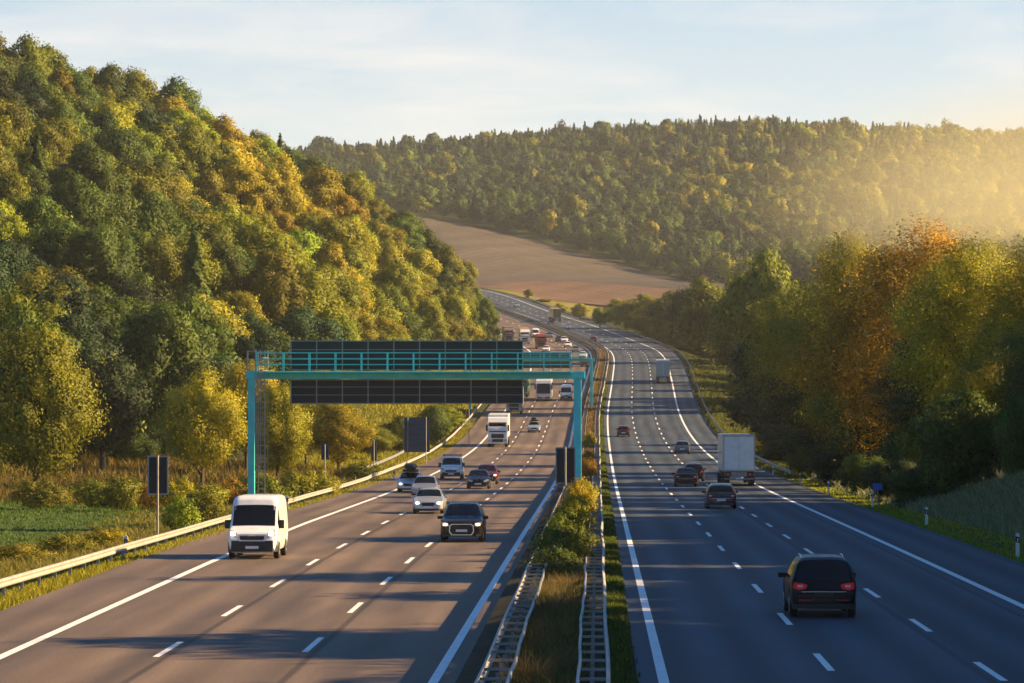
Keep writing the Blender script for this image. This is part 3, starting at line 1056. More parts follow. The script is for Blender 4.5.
cf = scatter(90000, (-420, 430), (1060, 2620), far_ok, 7.4, np.random.default_rng(9))
zf = ground(cf[:, 0], cf[:, 1])
r2 = np.random.default_rng(10)
for (x, y), z in zip(cf, zf):
    nz = math.sin(x * 0.017 + 0.6) + math.sin(y * 0.012 + x * 0.008) + r2.normal() * 0.5
    con = r2.random() < (0.42 if z > 155 and x < 190 else 0.04 if nz > 0 else 0.12)
    if con:
        s = r2.uniform(0.65, 0.98)
        wood_pt(x, y, z, 4 + int(r2.integers(0, 3)), s * 1.25, s, vary((0.030, 0.052, 0.018) if r2.random() < 0.7 else (0.05, 0.07, 0.018), r2))
    else:
        s = r2.uniform(0.6, 1.2)
        # shade low left and glow at the right put into the far hill's leaf colours
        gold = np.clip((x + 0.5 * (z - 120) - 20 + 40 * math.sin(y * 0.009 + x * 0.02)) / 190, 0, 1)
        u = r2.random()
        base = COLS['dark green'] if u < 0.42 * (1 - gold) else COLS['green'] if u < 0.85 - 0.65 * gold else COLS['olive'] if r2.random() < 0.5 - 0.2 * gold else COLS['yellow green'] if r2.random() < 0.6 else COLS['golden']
        s *= 1.25 if r2.random() < 0.12 else 1
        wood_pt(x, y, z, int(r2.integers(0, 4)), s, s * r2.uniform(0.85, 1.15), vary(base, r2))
# the wood goes on along the right bank towards the bridge
cb = scatter(3000, (24.5, 60), (20, 236), lambda x, y: x > np.interp(y, [20, 150, 190, 236], [25, 25.5, 29, 31]), 5.6, np.random.default_rng(12))
for x, y in cb:
    gap = math.sin(y * 0.115 + 0.8) + 0.5 * math.sin(y * 0.31)
    H = (12.7 + 1.3 * r2.normal()) * (0.72 if gap > 1.05 else 1.0) * (1 if x < 40 else 1.1)
    if 28 < x < 36 and (abs(y - 101) < 5 or abs(y - 139) < 3.5 or abs(y - 176) < 3):
        H = 18
    wood_pt(x, y, g1(x, y), 7 + int(r2.integers(0, 3)), H * 0.36 / 5, H / 13, vary(COLS['dark green'] if r2.random() < 0.6 else COLS['green'], r2))

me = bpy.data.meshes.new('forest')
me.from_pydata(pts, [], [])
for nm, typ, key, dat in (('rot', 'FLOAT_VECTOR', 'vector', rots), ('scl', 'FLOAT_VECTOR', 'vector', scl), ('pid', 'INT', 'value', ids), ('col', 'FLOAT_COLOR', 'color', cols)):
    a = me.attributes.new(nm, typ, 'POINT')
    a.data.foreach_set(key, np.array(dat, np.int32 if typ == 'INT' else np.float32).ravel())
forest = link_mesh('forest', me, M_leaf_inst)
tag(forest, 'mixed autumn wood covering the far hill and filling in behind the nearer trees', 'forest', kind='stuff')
ng = bpy.data.node_groups.new('plant_trees', 'GeometryNodeTree')
ng.interface.new_socket('Geometry', in_out='INPUT', socket_type='NodeSocketGeometry')
ng.interface.new_socket('Geometry', in_out='OUTPUT', socket_type='NodeSocketGeometry')
gi, go = ng.nodes.new('NodeGroupInput'), ng.nodes.new('NodeGroupOutput')
ci = ng.nodes.new('GeometryNodeCollectionInfo')
ci.inputs['Collection'].default_value = proto_col
ci.inputs['Separate Children'].default_value = True
ci.inputs['Reset Children'].default_value = True
ip = ng.nodes.new('GeometryNodeInstanceOnPoints')
ip.inputs['Pick Instance'].default_value = True


def named(nm, typ):
    n = ng.nodes.new('GeometryNodeInputNamedAttribute')
    n.data_type = typ
    n.inputs['Name'].default_value = nm
    return next(s for s in n.outputs if s.enabled and s.name == 'Attribute')


er = ng.nodes.new('FunctionNodeEulerToRotation')
ng.links.new(named('rot', 'FLOAT_VECTOR'), er.inputs[0])
ng.links.new(gi.outputs[0], ip.inputs['Points'])
ng.links.new(ci.outputs[0], ip.inputs['Instance'])
ng.links.new(named('pid', 'INT'), ip.inputs['Instance Index'])
ng.links.new(er.outputs[0], ip.inputs['Rotation'])
ng.links.new(named('scl', 'FLOAT_VECTOR'), ip.inputs['Scale'])
ng.links.new(ip.outputs[0], go.inputs[0])
md = forest.modifiers.new('plant_trees', 'NODES')
md.node_group = ng


# ------------------------------------------------------------------ grasses
def blades(P, k, h, w, spread, r, lean=0.35):
    """tufts of narrow leaves; P (n,3), h and w per tuft"""
    n = len(P)
    B = np.repeat(P, k, 0) + np.column_stack([r.normal(size=(n * k, 2)) * spread, np.zeros(n * k)])
    hh = np.repeat(h, k) * r.uniform(0.55, 1.15, n * k)
    ww = np.repeat(w, k) * r.uniform(0.6, 1.3, n * k)
    a = r.uniform(0, 2 * PI, n * k)
    d = np.stack([np.cos(a), np.sin(a), np.zeros(n * k)], 1)
    le = r.normal(size=(n * k, 2)) * lean * hh[:, None]
    top = B + np.column_stack([le, hh])
    mid = B + np.column_stack([le * 0.3, hh * 0.55])
    V = np.stack([B - d * ww[:, None] / 2, B + d * ww[:, None] / 2, mid + d * ww[:, None] * 0.42, top, mid - d * ww[:, None] * 0.42], 1).reshape(-1, 3)
    i = np.arange(n * k) * 5
    Q = np.concatenate([np.stack([i, i + 1, i + 2, i + 4], 1), np.stack([i + 4, i + 2, i + 3, i + 3], 1)])
    tint = np.concatenate([r.random(n * k)] * 2)
    return V, Q[:, :4], tint


def grass_obj(name, areas, col, label, kind='stuff', trans=0.3):
    Vs, Ts = [], []
    n = 0
    F = []
    for V, Q, t in areas:
        tri = Q[len(Q) // 2:][:, :3]
        quad = Q[:len(Q) // 2]
        F += [quad + n, np.column_stack([tri[:, 0], tri[:, 1], tri[:, 2]]) + n]
        Ts.append(t)
        Vs.append(V)
        n += len(V)
    V = np.concatenate(Vs)
    # all as triangles
    tris, tt = [], []
    for k in range(0, len(F), 2):
        qd, tr = F[k], F[k + 1]
        t = Ts[k // 2][:len(qd)]
        tris += [qd[:, [0, 1, 2]], qd[:, [0, 2, 3]], tr]
        tt += [t, t, t]
    me = np_mesh(name, V, np.concatenate(tris))
    face_attr(me, 'tint', np.concatenate(tt))
    return tag(link_mesh(name, me, leaf_mat(name + '_blades', col, trans)), label, 'grass', kind=kind)


def band(r, t0, t1, y0, y1, dens, tfun=None):
    """random ground points in a strip along the road, thinner with distance"""
    pts_ = []
    y = y0
    while y < y1:
        yy = min(y + 10, y1)
        n = int(dens(y) * abs(t1 - t0) * (yy - y))
        t = r.uniform(t0, t1, n)
        Yv = r.uniform(y, yy, n)
        x = road_x(Yv) + t
        pts_.append(np.column_stack([x, Yv, t]))
        y = yy
    P = np.concatenate(pts_)
    return P


rg = np.random.default_rng(33)
dn = lambda k: (lambda y: k * min(1, (110 / max(y, 60)) ** 1.3))


def on_ground(P, dz=-0.02):
    return np.column_stack([P[:, 0], P[:, 1], ground(P[:, 0], P[:, 1]) + dz])


def wpx(P, base=0.03):
    return np.maximum(base, P[:, 1] * 0.00030)


P = band(rg, -19.4, -17.05, 70, 560, dn(34)); G = on_ground(P)
A1 = blades(G, 5, rg.uniform(0.14, 0.34, len(G)), wpx(G), 0.10, rg)
P = band(rg, -29, -19.4, 330, 760, dn(22)); G = on_ground(P)
A2 = blades(G, 5, rg.uniform(0.2, 0.6, len(G)), wpx(G), 0.25, rg)
grass_obj('verge_grass', [A1, A2], (0.20, 0.185, 0.018), 'short bright yellow green grass under the left guardrail')
P = band(rg, -30, -19.4, 75, 340, dn(20)); P = P[rg.random(len(P)) < np.interp(-P[:, 2], [19.4, 22, 30], [1, 0.8, 0.35])]; G = on_ground(P)
A1 = blades(G, 6, rg.uniform(0.25, 0.75, len(G)) * np.interp(-P[:, 2], [19, 25, 30], [1, 0.8, 0.4]), wpx(G, 0.035), 0.16, rg, 0.4)
grass_obj('weeds', [A1], (0.14, 0.125, 0.025), 'tall olive weeds and dry grass behind the left guardrail')
P = band(rg, -75, -28, 120, 330, dn(9)); G = on_ground(P, 0.03)
A1 = blades(G, 4, rg.uniform(0.10, 0.26, len(G)), wpx(G, 0.05), 0.15, rg)
grass_obj('meadow_grass', [A1], (0.06, 0.10, 0.014), 'green grass of the meadow on the left')
n_ = 5200
ux, uy = rg.uniform(-66, -22.5, n_), rg.uniform(258, 352, n_)
k_ = uy > np.interp(ux, [-66, -40, -22], [285, 275, 262])
P = np.column_stack([ux, uy, ux])[k_]; G = on_ground(P)
A1 = blades(G, 7, rg.uniform(0.4, 1.3, len(G)), wpx(G, 0.08), 0.3, rg, 0.4)
grass_obj('undergrowth', [A1], (0.115, 0.085, 0.018), 'rusty gold undergrowth along the foot of the left wood')
P = band(rg, 17.3, 19.6, 90, 330, dn(34)); G = on_ground(P)
A1 = blades(G, 5, rg.uniform(0.10, 0.22, len(G)), wpx(G), 0.10, rg)
P = band(rg, 17.3, 26, 330, 900, dn(26)); G = on_ground(P)
A2 = blades(G, 5, rg.uniform(0.2, 0.6, len(G)), wpx(G), 0.2, rg)
grass_obj('bank_grass', [A1], (0.22, 0.23, 0.025), 'mown green grass edge along the right hard shoulder')
grass_obj('slope_grass', [A2], (0.085, 0.095, 0.014), 'rough grass on the slope beyond the right guardrail')
P = band(rg, 19.6, 27, 100, 330, dn(20)); G = on_ground(P)
A1 = blades(G, 6, rg.uniform(0.3, 0.8, len(G)), wpx(G, 0.035), 0.18, rg, 0.45)
grass_obj('tall_grass', [A1], (0.18, 0.19, 0.09), 'long pale grass on the right bank under the bushes')


def median_pts(t0, t1, y0, y1, k):
    P = band(rg, t0, t1, y0, y1, dn(k))
    return np.column_stack([P[:, 0], P[:, 1], road_z(P[:, 1]) + 0.06]), P[:, 2]


G, t = median_pts(-0.5, 0.62, 66, 132, 120)
A1 = blades(G, 6, rg.uniform(0.25, 0.85, len(G)) * (0.75 + 0.45 * np.sin(G[:, 1] * 0.9) * np.sin(G[:, 1] * 0.37 + G[:, 0] * 3)), np.full(len(G), 0.022), 0.10, rg, 0.36)
G, t = median_pts(-0.9, 0.8, 130, 900, 90)
A2 = blades(G, 6, rg.uniform(0.3, 0.8, len(G)), wpx(G, 0.025), 0.10, rg, 0.25)
grass_obj('dry_grass', [A1, A2], (0.135, 0.088, 0.036), 'tall dry tan grass between the two median guardrails')
G, t = median_pts(-0.6, 0.66, 66, 240, 34)
A1 = blades(G, 7, rg.uniform(0.2, 0.75, len(G)), wpx(G, 0.04), 0.09, rg, 0.5)
grass_obj('median_weeds', [A1], (0.062, 0.075, 0.016), 'green weeds growing through the dry median grass')
G, t = median_pts(1.3, 1.85, 66, 700, 70)
A1 = blades(G, 5, rg.uniform(0.05, 0.16, len(G)), wpx(G, 0.03), 0.06, rg)
grass_obj('median_grass', [A1], (0.075, 0.10, 0.015), 'narrow green grass strip right of the median guardrail')

# shrubs of the median and along the left, each its own plant
k = 0
MED = [(120, 0.0, 1.1, 0.85, 'green'), (125, -0.35, 1.5, 1.0, 'green'), (131, 0.25, 1.7, 1.0, 'olive'), (137, -0.4, 1.7, 1.0, 'green'), (143, 0.2, 1.7, 0.95, 'olive'),
       (149, -0.45, 1.8, 1.0, 'olive'), (156, 0.1, 1.8, 0.9, 'olive'), (163, -0.3, 1.7, 0.9, 'yellow green'), (171, 0.2, 1.8, 0.85, 'golden'), (180, -0.1, 1.9, 0.9, 'golden'),
       (190, 0.15, 2.1, 0.95, 'golden'), (200, 0.0, 2.3, 0.95, 'golden'), (211, 0.2, 2.2, 0.9, 'golden'), (222, 0.3, 2.0, 0.85, 'golden'), (92, -0.35, 0.75, 0.5, 'rust orange'),
       (300, 0.3, 2.0, 0.8, 'rust orange'), (312, 0.2, 2.3, 0.9, 'rust orange'), (326, 0.3, 2.2, 0.9, 'rust orange'), (352, 0.1, 1.5, 0.8, 'golden'), (380, 0.1, 1.8, 0.8, 'olive'), (440, 0.1, 2.2, 0.9, 'golden'), (455, 0.1, 2.2, 0.9, 'golden')]
MLAB = ['low green shrub first in the row of the median', 'green shrub second in the median row by the left ladder rail', 'olive shrub third in the median row on the right side',
        'green shrub leaning over the left ladder rail opposite the dark SUV', 'olive shrub in the middle of the leafy median clump', 'wide olive shrub at the left of the leafy median clump',
        'olive shrub behind the wide leafy one in the median', 'yellow green shrub before the golden grasses of the median', 'first small golden shrub of the median row', 'second golden shrub of the median row',
        'tall golden shrub below the double median sign', 'tallest golden shrub at the foot of the median sign', 'golden shrub just right of the median sign post', 'golden shrub at the foot of the teal median leg',
        'small rust red plant in the dry median grass near the bridge', 'low orange shrub in the median behind the teal leg', 'bright orange shrub in the median right of the teal leg', 'farther orange shrub in the median right of the teal leg',
        'golden shrub behind the orange ones in the median', 'olive shrub far along the median', 'yellow shrub at the foot of the far gantry leg', 'yellow shrub just beyond the one at the far gantry leg']
for (Yd, t, H, R, col), lab in zip(MED, MLAB):
    put_tree('shrub', BUSH[k % 3], float(road_x(Yd)) + t, Yd, H, R, vary(COLS[col], s=0.08), rng.uniform(0, 6), lab, 'shrub', 'shrubs in the median', float(road_z(Yd)) + 0.02)
    k += 1
LSH = [(40, 255, 476, 59, 'olive'), (92, 262, 479, 54, 'olive'), (122, 250, 476, 48, 'olive'), (150, 262, 480, 45, 'rust orange'), (178, 256, 478, 54, 'golden'), (208, 250, 484, 51, 'olive'),
       (232, 262, 476, 43, 'rust orange'), (262, 240, 472, 62, 'olive'), (290, 262, 470, 54, 'olive'), (316, 275, 466, 48, 'golden'), (360, 330, 462, 54, 'olive'),
       (18, 165, 543, 70, 'olive'), (66, 174, 531, 62, 'olive'), (205, 215, 492, 54, 'olive'), (182, 200, 497, 45, 'yellow green'), (104, 182, 526, 51, 'golden')]
LLAB = ['olive shrub below the brown meadow-edge tree', 'second olive shrub at the back of the meadow left of the sign board', 'olive shrub behind the meadow just left of the sign board', 'rust red shrub right behind the sign board',
        'golden shrub right of the sign board', 'olive shrub left of the white van roof', 'rust orange shrub at the foot of the ladder leg', 'olive shrub above the white van roof', 'olive shrub right of the ladder leg behind the guardrail',
        'golden shrub under the golden gantry trees', 'olive shrub beside the small tall roadside sign', 'olive shrub behind the guardrail at the left frame edge', 'olive shrub overhanging the guardrail left of the delineator',
        'olive shrub between the sign board and the guardrail', 'yellow green shrub at the foot of the sign board post', 'low golden shrub behind the left guardrail left of the sign board']
for (px, Yd, top, w, col), lab in zip(LSH, LLAB):
    tree_px('shrub', BUSH[k % 3], px, Yd, top, w, col, lab, 'shrubs along the left roadside', 'shrub')
    k += 1
FSH = [(437, 1560, 238, 22, 'green', 'lone round bush at the edge of the pale field'), (449, 1585, 240, 18, 'olive', 'small bush beside the lone round bush in the pale field'),
       (528, 1330, 288, 12, 'olive', 'small bush on the verge above the far silver car'), (580, 1150, 303, 22, 'golden', 'low golden hedge bush behind the yellow lorry'),
       (560, 1200, 303, 18, 'yellow green', 'yellow bush just behind the yellow lorry'), (600, 1080, 306, 20, 'olive', 'olive hedge bush right of the yellow lorry'), (545, 1290, 298, 18, 'golden', 'golden bush left of the yellow lorry')]
HEDGE = ['first', 'second', 'third', 'fourth', 'fifth', 'sixth', 'seventh', 'eighth']
for i, (px, Yd, H, w) in enumerate([(606, 1150, 5.0, 26), (620, 1120, 6.5, 26), (634, 1080, 5.5, 28), (648, 1030, 7.0, 28), (662, 985, 6.0, 30), (676, 930, 7.5, 32), (690, 890, 6.5, 32), (704, 840, 7.0, 34)]):
    xb = at(px, 300, Yd)[0]
    put_tree('hedge_bush', BIGBUSH[i % 2], xb, Yd, H, w / 2 * Yd / F_PX, vary(COLS['yellow green' if i in (1, 2, 4) else 'olive' if i != 6 else 'green'], s=0.08), rng.uniform(0, 6),
             HEDGE[i] + ' bush from the yellow lorry in the hedge along the outer side of the bend', 'bush', 'hedge bushes along the outer side of the bend')
for px, Yd, top, w, col, lab in FSH:
    tree_px('bush', MID[k % 5], px, Yd, top, w, col, lab, 'bushes along the far bend', 'bush')
    k += 1
# ------------------------------------------------------------------ roadside furniture
M_zinc = pbr('galvanised_steel', (0.28, 0.28, 0.27), 0.5, 0.55, noise=0.15, nscale=2)
M_zinc_pale = pbr('weathered_zinc', (0.32, 0.31, 0.28), 0.55, 0.1, noise=0.14, nscale=1.5)
M_teal = pbr('teal_paint', (0.075, 0.64, 0.63), 0.45, noise=0.14, nscale=1.2)
M_signback = pbr('sign_back', (0.012, 0.014, 0.016), 0.65, noise=0.2, nscale=1.0)
M_rib = pbr('sign_rib', (0.22, 0.24, 0.24), 0.5, 0.3, noise=0.1, nscale=3)
M_white = pbr('white_plastic', (0.75, 0.75, 0.73), 0.5, noise=0.08, nscale=6)
M_black = pbr('black_plastic', (0.012, 0.012, 0.013), 0.5)
M_blue_sign = pbr('blue_sign_face', (0.02, 0.13, 0.55), 0.4, noise=0.08, nscale=6)
M_bluegrey = pbr('grey_blue_sign_back', (0.025, 0.06, 0.11), 0.6, noise=0.15, nscale=2)


def sweep(name, t, prof, y0, y1, step, mat, parent=None, zfun=None):
    """profile [(dx, dz)] swept along the road at lateral t"""
    ys = np.arange(y0, y1 + 0.1, step)
    V, n = [], len(prof)
    for i, y in enumerate(ys):
        x = float(road_x(y)) + (t(y) if callable(t) else t)
        z = zfun(x, y)
        wob = 0.012 * math.sin(y * 1.7) + 0.02 * math.sin(y * 0.19)
        for dx, dz in prof:
            V.append((x + dx + wob, y, z + dz))
    Q = [(i * n + j, i * n + (j + 1) % n, (i + 1) * n + (j + 1) % n, (i + 1) * n + j) for i in range(len(ys) - 1) for j in range(n)]
    return link_mesh(name, np_mesh(name, np.array(V), np.array(Q)), mat, parent)


def wbeam(s):
    """W-beam section, face towards s"""
    a = [(0, .0), (s * .035, .02), (s * .07, .05), (s * .07, .10), (s * .02, .135), (s * .02, .175), (s * .07, .21), (s * .07, .26), (s * .035, .29), (0, .31)]
    return [(x, z + .44) for x, z in a] + [(x - s * .012, z + .44) for x, z in a[::-1]]


def rail(label, t, side, y0, y1, zfun, mat, post_step=4.0):
    root = empty('guardrail', (0, 0, 0))
    tag(root, label, 'guardrail', 'guardrails')
    sweep('beam', t, wbeam(side), y0, y1, 4, mat, root, zfun)
    pm = MB().box(-.05, .05, -.03, .03, -.3, .74).box(-.0, side * .06, -.04, .04, .5, .68)
    me = None
    rest = MB()
    for k, y in enumerate(np.arange(y0 + 1, y1, post_step)):
        x = float(road_x(y)) + (t(y) if callable(t) else t) - side * .075
        z = zfun(x, y)
        if k < 90:
            if me is None:
                o = pm.build('post', M_zinc, root)
                me = o.data
            else:
                o = bpy.data.objects.new('post', me)
                C.objects.link(o)
                o.parent = root
            o.location = (x, y, z)
        else:
            rest.box(x - .05, x + .05, y - .03, y + .03, z - .3, z + .74)
    if rest.v:
        tag(rest.build('posts_beyond', M_zinc, root), kind='stuff')
    return root


gz = lambda x, y: g1(x, y)
road_level = lambda x, y: float(road_z(y)) + 0.05
LR_T = lambda y: float(np.interp(y, [60, 110, 200, 300], [-17.95, -18.2, -18.55, -18.3]))
rail('pale steel guardrail sweeping along the left hard shoulder', LR_T, 1, 62, 620, gz, M_zinc_pale)
rail('steel guardrail along the outer right side beyond the box lorry', 18.0, -1, 330, 1330, gz, M_zinc, 6)
rail('second short guardrail behind the left one near the big sign back', lambda y: -20.6 - 0.004 * (y - 300), 1, 330, 455, gz, M_zinc)


def ladder_rail(label, tc, y0, y1):
    """double-sided distance guardrail: two W-beams with spacers and posts between"""
    root = empty('median_guardrail')
    tag(root, label, 'guardrail', 'guardrails')
    hw = 0.27
    for s in (-1, 1):
        outer = s * tc > 0
        sweep('beam', tc + s * hw, wbeam(s) if outer else [(-.03, .62), (.03, .62), (.03, .72), (-.03, .72)], y0, y1, 4 if outer else 2.667, M_zinc_pale if outer else M_zinc, root, road_level)
    sp = MB().box(-hw, hw, -.022, .022, .655, .71).box(-.04, .04, -.03, .03, -.2, .62).build('spacer', M_zinc, root)
    rest = MB()
    for k, y in enumerate(np.arange(y0 + 1, y1, 2.667)):
        x = float(road_x(y)) + tc
        z = road_level(x, y)
        if k == 0:
            sp.location = (x, y, z)
        elif k < 95:
            o = bpy.data.objects.new('spacer', sp.data)
            C.objects.link(o)
            o.parent = root
            o.location = (x, y, z)
        else:
            rest.box(x - hw, x + hw, y - .022, y + .022, z + .655, z + .71).box(x - .04, x + .04, y - .03, y + .03, z - .2, z + .6)
    tag(rest.build('spacers_beyond', M_zinc, root), kind='stuff')


ladder_rail('ladder-like double guardrail on the left side of the median', -0.86, 62, 1330)
ladder_rail('ladder-like double guardrail on the right side of the median', 0.98, 62, 1330)


def delineator(x, y, label, group, cap=False):
    z = g1(x, y)
    root = empty('delineator_post', (x, y, z))
    tag(root, label, 'delineator', group)
    w = 0.075
    MB().prism([(-w, -.2), (w, -.2), (w, .62), (-w, .66)], 'y', -.04, .04).prism([(-w, .90), (w, .86), (w, 1.0), (0, 1.05), (-w, 1.0)], 'y', -.04, .04).build('post', M_white, root)
    MB().prism([(-w - .002, .66), (w + .002, .62), (w + .002, .86), (-w - .002, .90)], 'y', -.042, .042).build('black_band', M_black, root)
    MB().box(-.025, .025, -.05, -.042, .68, .82).build('reflector', M_white if not cap else M_zinc, root)
    return root


DEL_R = [(1017.5, 154, 'white delineator post with black band nearest the right frame edge'), (926.5, 197, 'white delineator post standing below the large rounded bush'),
         (872.5, 236, 'white delineator post carrying the little blue sign'), (828.5, 272, 'white delineator post left of the little blue sign'),
         (800, 305, 'dim delineator post in the shade left of the lit ones'), (773, 338, 'farthest white delineator post right behind the box lorry')]
for px, Yd, lab in DEL_R:
    delineator(at(px, 500, Yd)[0], Yd, lab, 'delineator posts')
DEL_L = [(126, 166, 'white delineator post behind the left guardrail by the sign board'), (287, 232, 'dark capped delineator post behind the guardrail right of the white van'), (394, 330, 'delineator post behind the guardrail beside the roof box car')]
for px, Yd, lab in DEL_L:
    delineator(at(px, 500, Yd)[0], Yd, lab, 'delineator posts', True)
p = at(877.5, 484, 235.5)
root = empty('kilometre_sign', (p[0], p[1], g1(p[0], p[1])))
tag(root, 'small blue roadside sign above the delineator post on the right', 'sign')
MB().box(-.30, .33, -.012, .012, 1.14, 1.55, .008).build('panel', M_blue_sign, root)
MB().tube([(0.02, .05, -.3), (0.02, .05, 1.4)], .03).build('post', M_zinc, root)


# --- gantries over the left carriageway
def gantry(Yd, xl, xr, zb, label, ladder, panels, ztop_rail, hleg):
    cx, cz = float(road_x(Yd)), float(road_z(Yd))
    root = empty('sign_gantry', (0, Yd, cz))
    tag(root, label, 'gantry', 'sign gantries')
    bt = zb + .46
    gl, gr = g1(xl, Yd) - cz, 0.0
    MB().box(xl - .20, xl + .20, -.2, .2, gl - .4, bt + .05, .02).build('leg', M_teal, root)
    MB().box(xr - .23, xr + .23, -.22, .22, gr - .4, zb, .02).build('leg', M_teal, root)
    b = MB().box(xl - .3, xr + .45, -.30, .30, zb, bt, .03)
    for x in np.arange(xl + 3.2, xr - .5, 2.0):        # stiffener plates on the beam web
        b.box(x - .03, x + .03, -.335, -.30, zb + .04, bt - .04)
    b.build('beam', M_teal, root)
    # walkway with railing on the near side
    MB().box(xl + .4, xr - .4, -1.05, -.30, bt - .10, bt - .03).build('walkway', M_teal, root)
    m = MB()
    for x in np.linspace(xl + .4, xr - .45, 13):
        m.box(x - .03, x + .03, -1.05, -1.0, bt - .05, ztop_rail)
        m.box(x - .03, x + .03, .0, .05, bt, ztop_rail)
    for y in (-1.03, .02):
        for f in (.36, .68, 1.0):
            z = bt + (ztop_rail - bt) * f
            m.box(xl + .4, xr - .42, y - .025, y + .025, z - .025, z + .025)
    m.build('railing', M_teal, root)
    for (x0, x1, z0, z1) in panels:
        pn = MB().box(x0, x1, .34, .40, z0, z1, .015).build('sign_panel', M_signback, root)
        n = max(2, int(round((x1 - x0) / 1.55)))
        r = MB()
        for i in range(n + 1):
            x = x0 + .03 + (x1 - x0 - .06) * i / n
            r.box(x - .035, x + .035, .28, .34, z0 + .02, z1 - .02)
        for f in (.36, .7):
            z = z0 + (z1 - z0) * f
            r.box(x0 + .03, x1 - .03, .31, .335, z - .02, z + .02)
        r.box(x0, x1, .30, .335, z0 - .03, z0 + .03).box(x0, x1, .30, .335, z1 - .03, z1 + .03)
        r.build('rib', M_rib, pn)
    if ladder:
        m = MB()
        lx = xl + .42
        for s in (-.2, .2):
            m.box(lx + s - .025 + .22, lx + s + .025 + .22, -.52, -.47, gl + .8, ztop_rail + .1)
        for z in np.arange(gl + 1.0, ztop_rail, .32):
            m.box(lx + .02, lx + .42, -.515, -.475, z - .018, z + .018)
        m.build('ladder', M_zinc_pale, root)
        m = MB()
        for z in np.arange(gl + 3.0, ztop_rail + .2, .75):
            pts = [(lx + .22 + .38 * math.cos(a), -.5 - .38 * abs(math.sin(a)) * 1.6, z) for a in np.linspace(0, PI, 9)]
            m.tube(pts, .018, 5)
        for a in np.linspace(0, PI, 5):
            x, y = lx + .22 + .38 * math.cos(a), -.5 - .38 * abs(math.sin(a)) * 1.6
            m.box(x - .014, x + .014, y - .014, y + .014, gl + 3.0, ztop_rail + .2)
        m.build('ladder_cage', M_zinc_pale, root)
        m = MB()
        for x in (xl - .22, xl + .28, xl + 1.0):
            m.box(x - .04, x + .04, -.3, -.22, bt, ztop_rail + .15)
        for z in (bt + .35, bt + .72, ztop_rail + .1):
            m.box(xl - .22, xl + 1.0, -.28, -.24, z - .025, z + .025)
        m.build('landing_railing', M_zinc_pale, root)
    return root


GY = 226.0
gl_x, gr_x = at(251.5, 400, GY)[0], at(577.5, 400, GY)[0]
zrow = lambda py, Yd: at(500, py, Yd)[2]
px0, px1 = at(290, 400, GY)[0], at(523, 400, GY)[0]
gantry(GY, gl_x, gr_x, zrow(378.5, GY), 'teal sign gantry over the left carriageway seen from behind, nearest one', True,
       [(px0, px1, zrow(369.5, GY) + .02, zrow(340.5, GY)), (px0, px1, zrow(403, GY), zrow(379.5, GY))], zrow(352.5, GY), 0)
G2 = 600.0
z2 = float(road_z(G2))
g2l, g2r = at(470, 400, G2)[0], at(591.5, 400, G2)[0]
gantry(G2, g2l, g2r, zrow(361.5, G2) - z2, 'slim teal gantry farther up the road behind the near one', False,
       [(at(480, 400, G2)[0], at(571, 400, G2)[0], zrow(368, G2) - z2, zrow(353, G2) - z2)], zrow(353, G2) - z2, 0)


# --- sign boards seen from behind
def board(name, px, Yd, w, top, bot, base_z, label, mat, frame, posts=(0,), leaves=1):
    c = at(px, (top + bot) / 2, Yd)
    k = Yd / F_PX
    zb = base_z if base_z is not None else g1(c[0], Yd)
    root = empty(name, (c[0], Yd, zb))
    z1, z0 = at(px, top, Yd)[2] - zb, at(px, bot, Yd)[2] - zb
    hw = w * k / 2
    tag(root, label, 'sign', 'roadside sign boards')
    for i in range(leaves):
        a = -hw + 2 * hw * i / leaves + (.02 if i else 0)
        b = -hw + 2 * hw * (i + 1) / leaves - (.02 if i < leaves - 1 else 0)
        pn = MB().box(a, b, -.02, .02, z0, z1, .012).build('panel', mat, root)
        f = .055
        m = MB().box(a - .01, a + f, -.045, -.021, z0, z1).box(b - f, b + .01, -.045, -.021, z0, z1).box(a + f, b - f, -.045, -.021, z0 - .01, z0 + f).box(a + f, b - f, -.045, -.021, z1 - f, z1 + .01)
        m.build('edge_frame', frame, pn)
    for x in posts:
        MB().tube([(x * hw, -.09, -.4), (x * hw, -.09, z1 + .03)], .05, 10).build('post', M_zinc, root)
    m = MB()
    for f in (.2, .5, .8):
        m.box(-hw + .06, hw - .06, -.07, -.046, z0 + (z1 - z0) * f - .025, z0 + (z1 - z0) * f + .025)
    m.build('bracket', M_signback, root)
    return root


board('sign_board', 158, 172, 20.5, 456, 494.5, None, 'dark back of a tall framed sign board on one post before the meadow', M_signback, M_zinc_pale)
board('sign_board', 325, 300, 7, 444.5, 459.5, None, 'small blue grey sign back on a thin post right of the gantry leg', M_bluegrey, M_bluegrey)
board('sign_board', 374, 350, 5.5, 440, 461, None, 'narrow blue grey sign back with pale frame under the gantry sign', M_bluegrey, M_rib)
board('sign_board', 417, 395, 25.5, 417.5, 452, None, 'large square dark blue sign back on two posts behind the guardrail', M_bluegrey, M_bluegrey, (-.72, .72))
board('sign_board', 565.5, 200, 19.5, 447.5, 483.5, 0.05, 'double dark sign back standing in the median by the teal leg', M_signback, M_rib, (0,), 2)
board('sign_board', 469, 470, 4.5, 409, 415, None, 'tiny sign back on the left verge behind the guardrail below the near gantry', M_signback, M_rib)
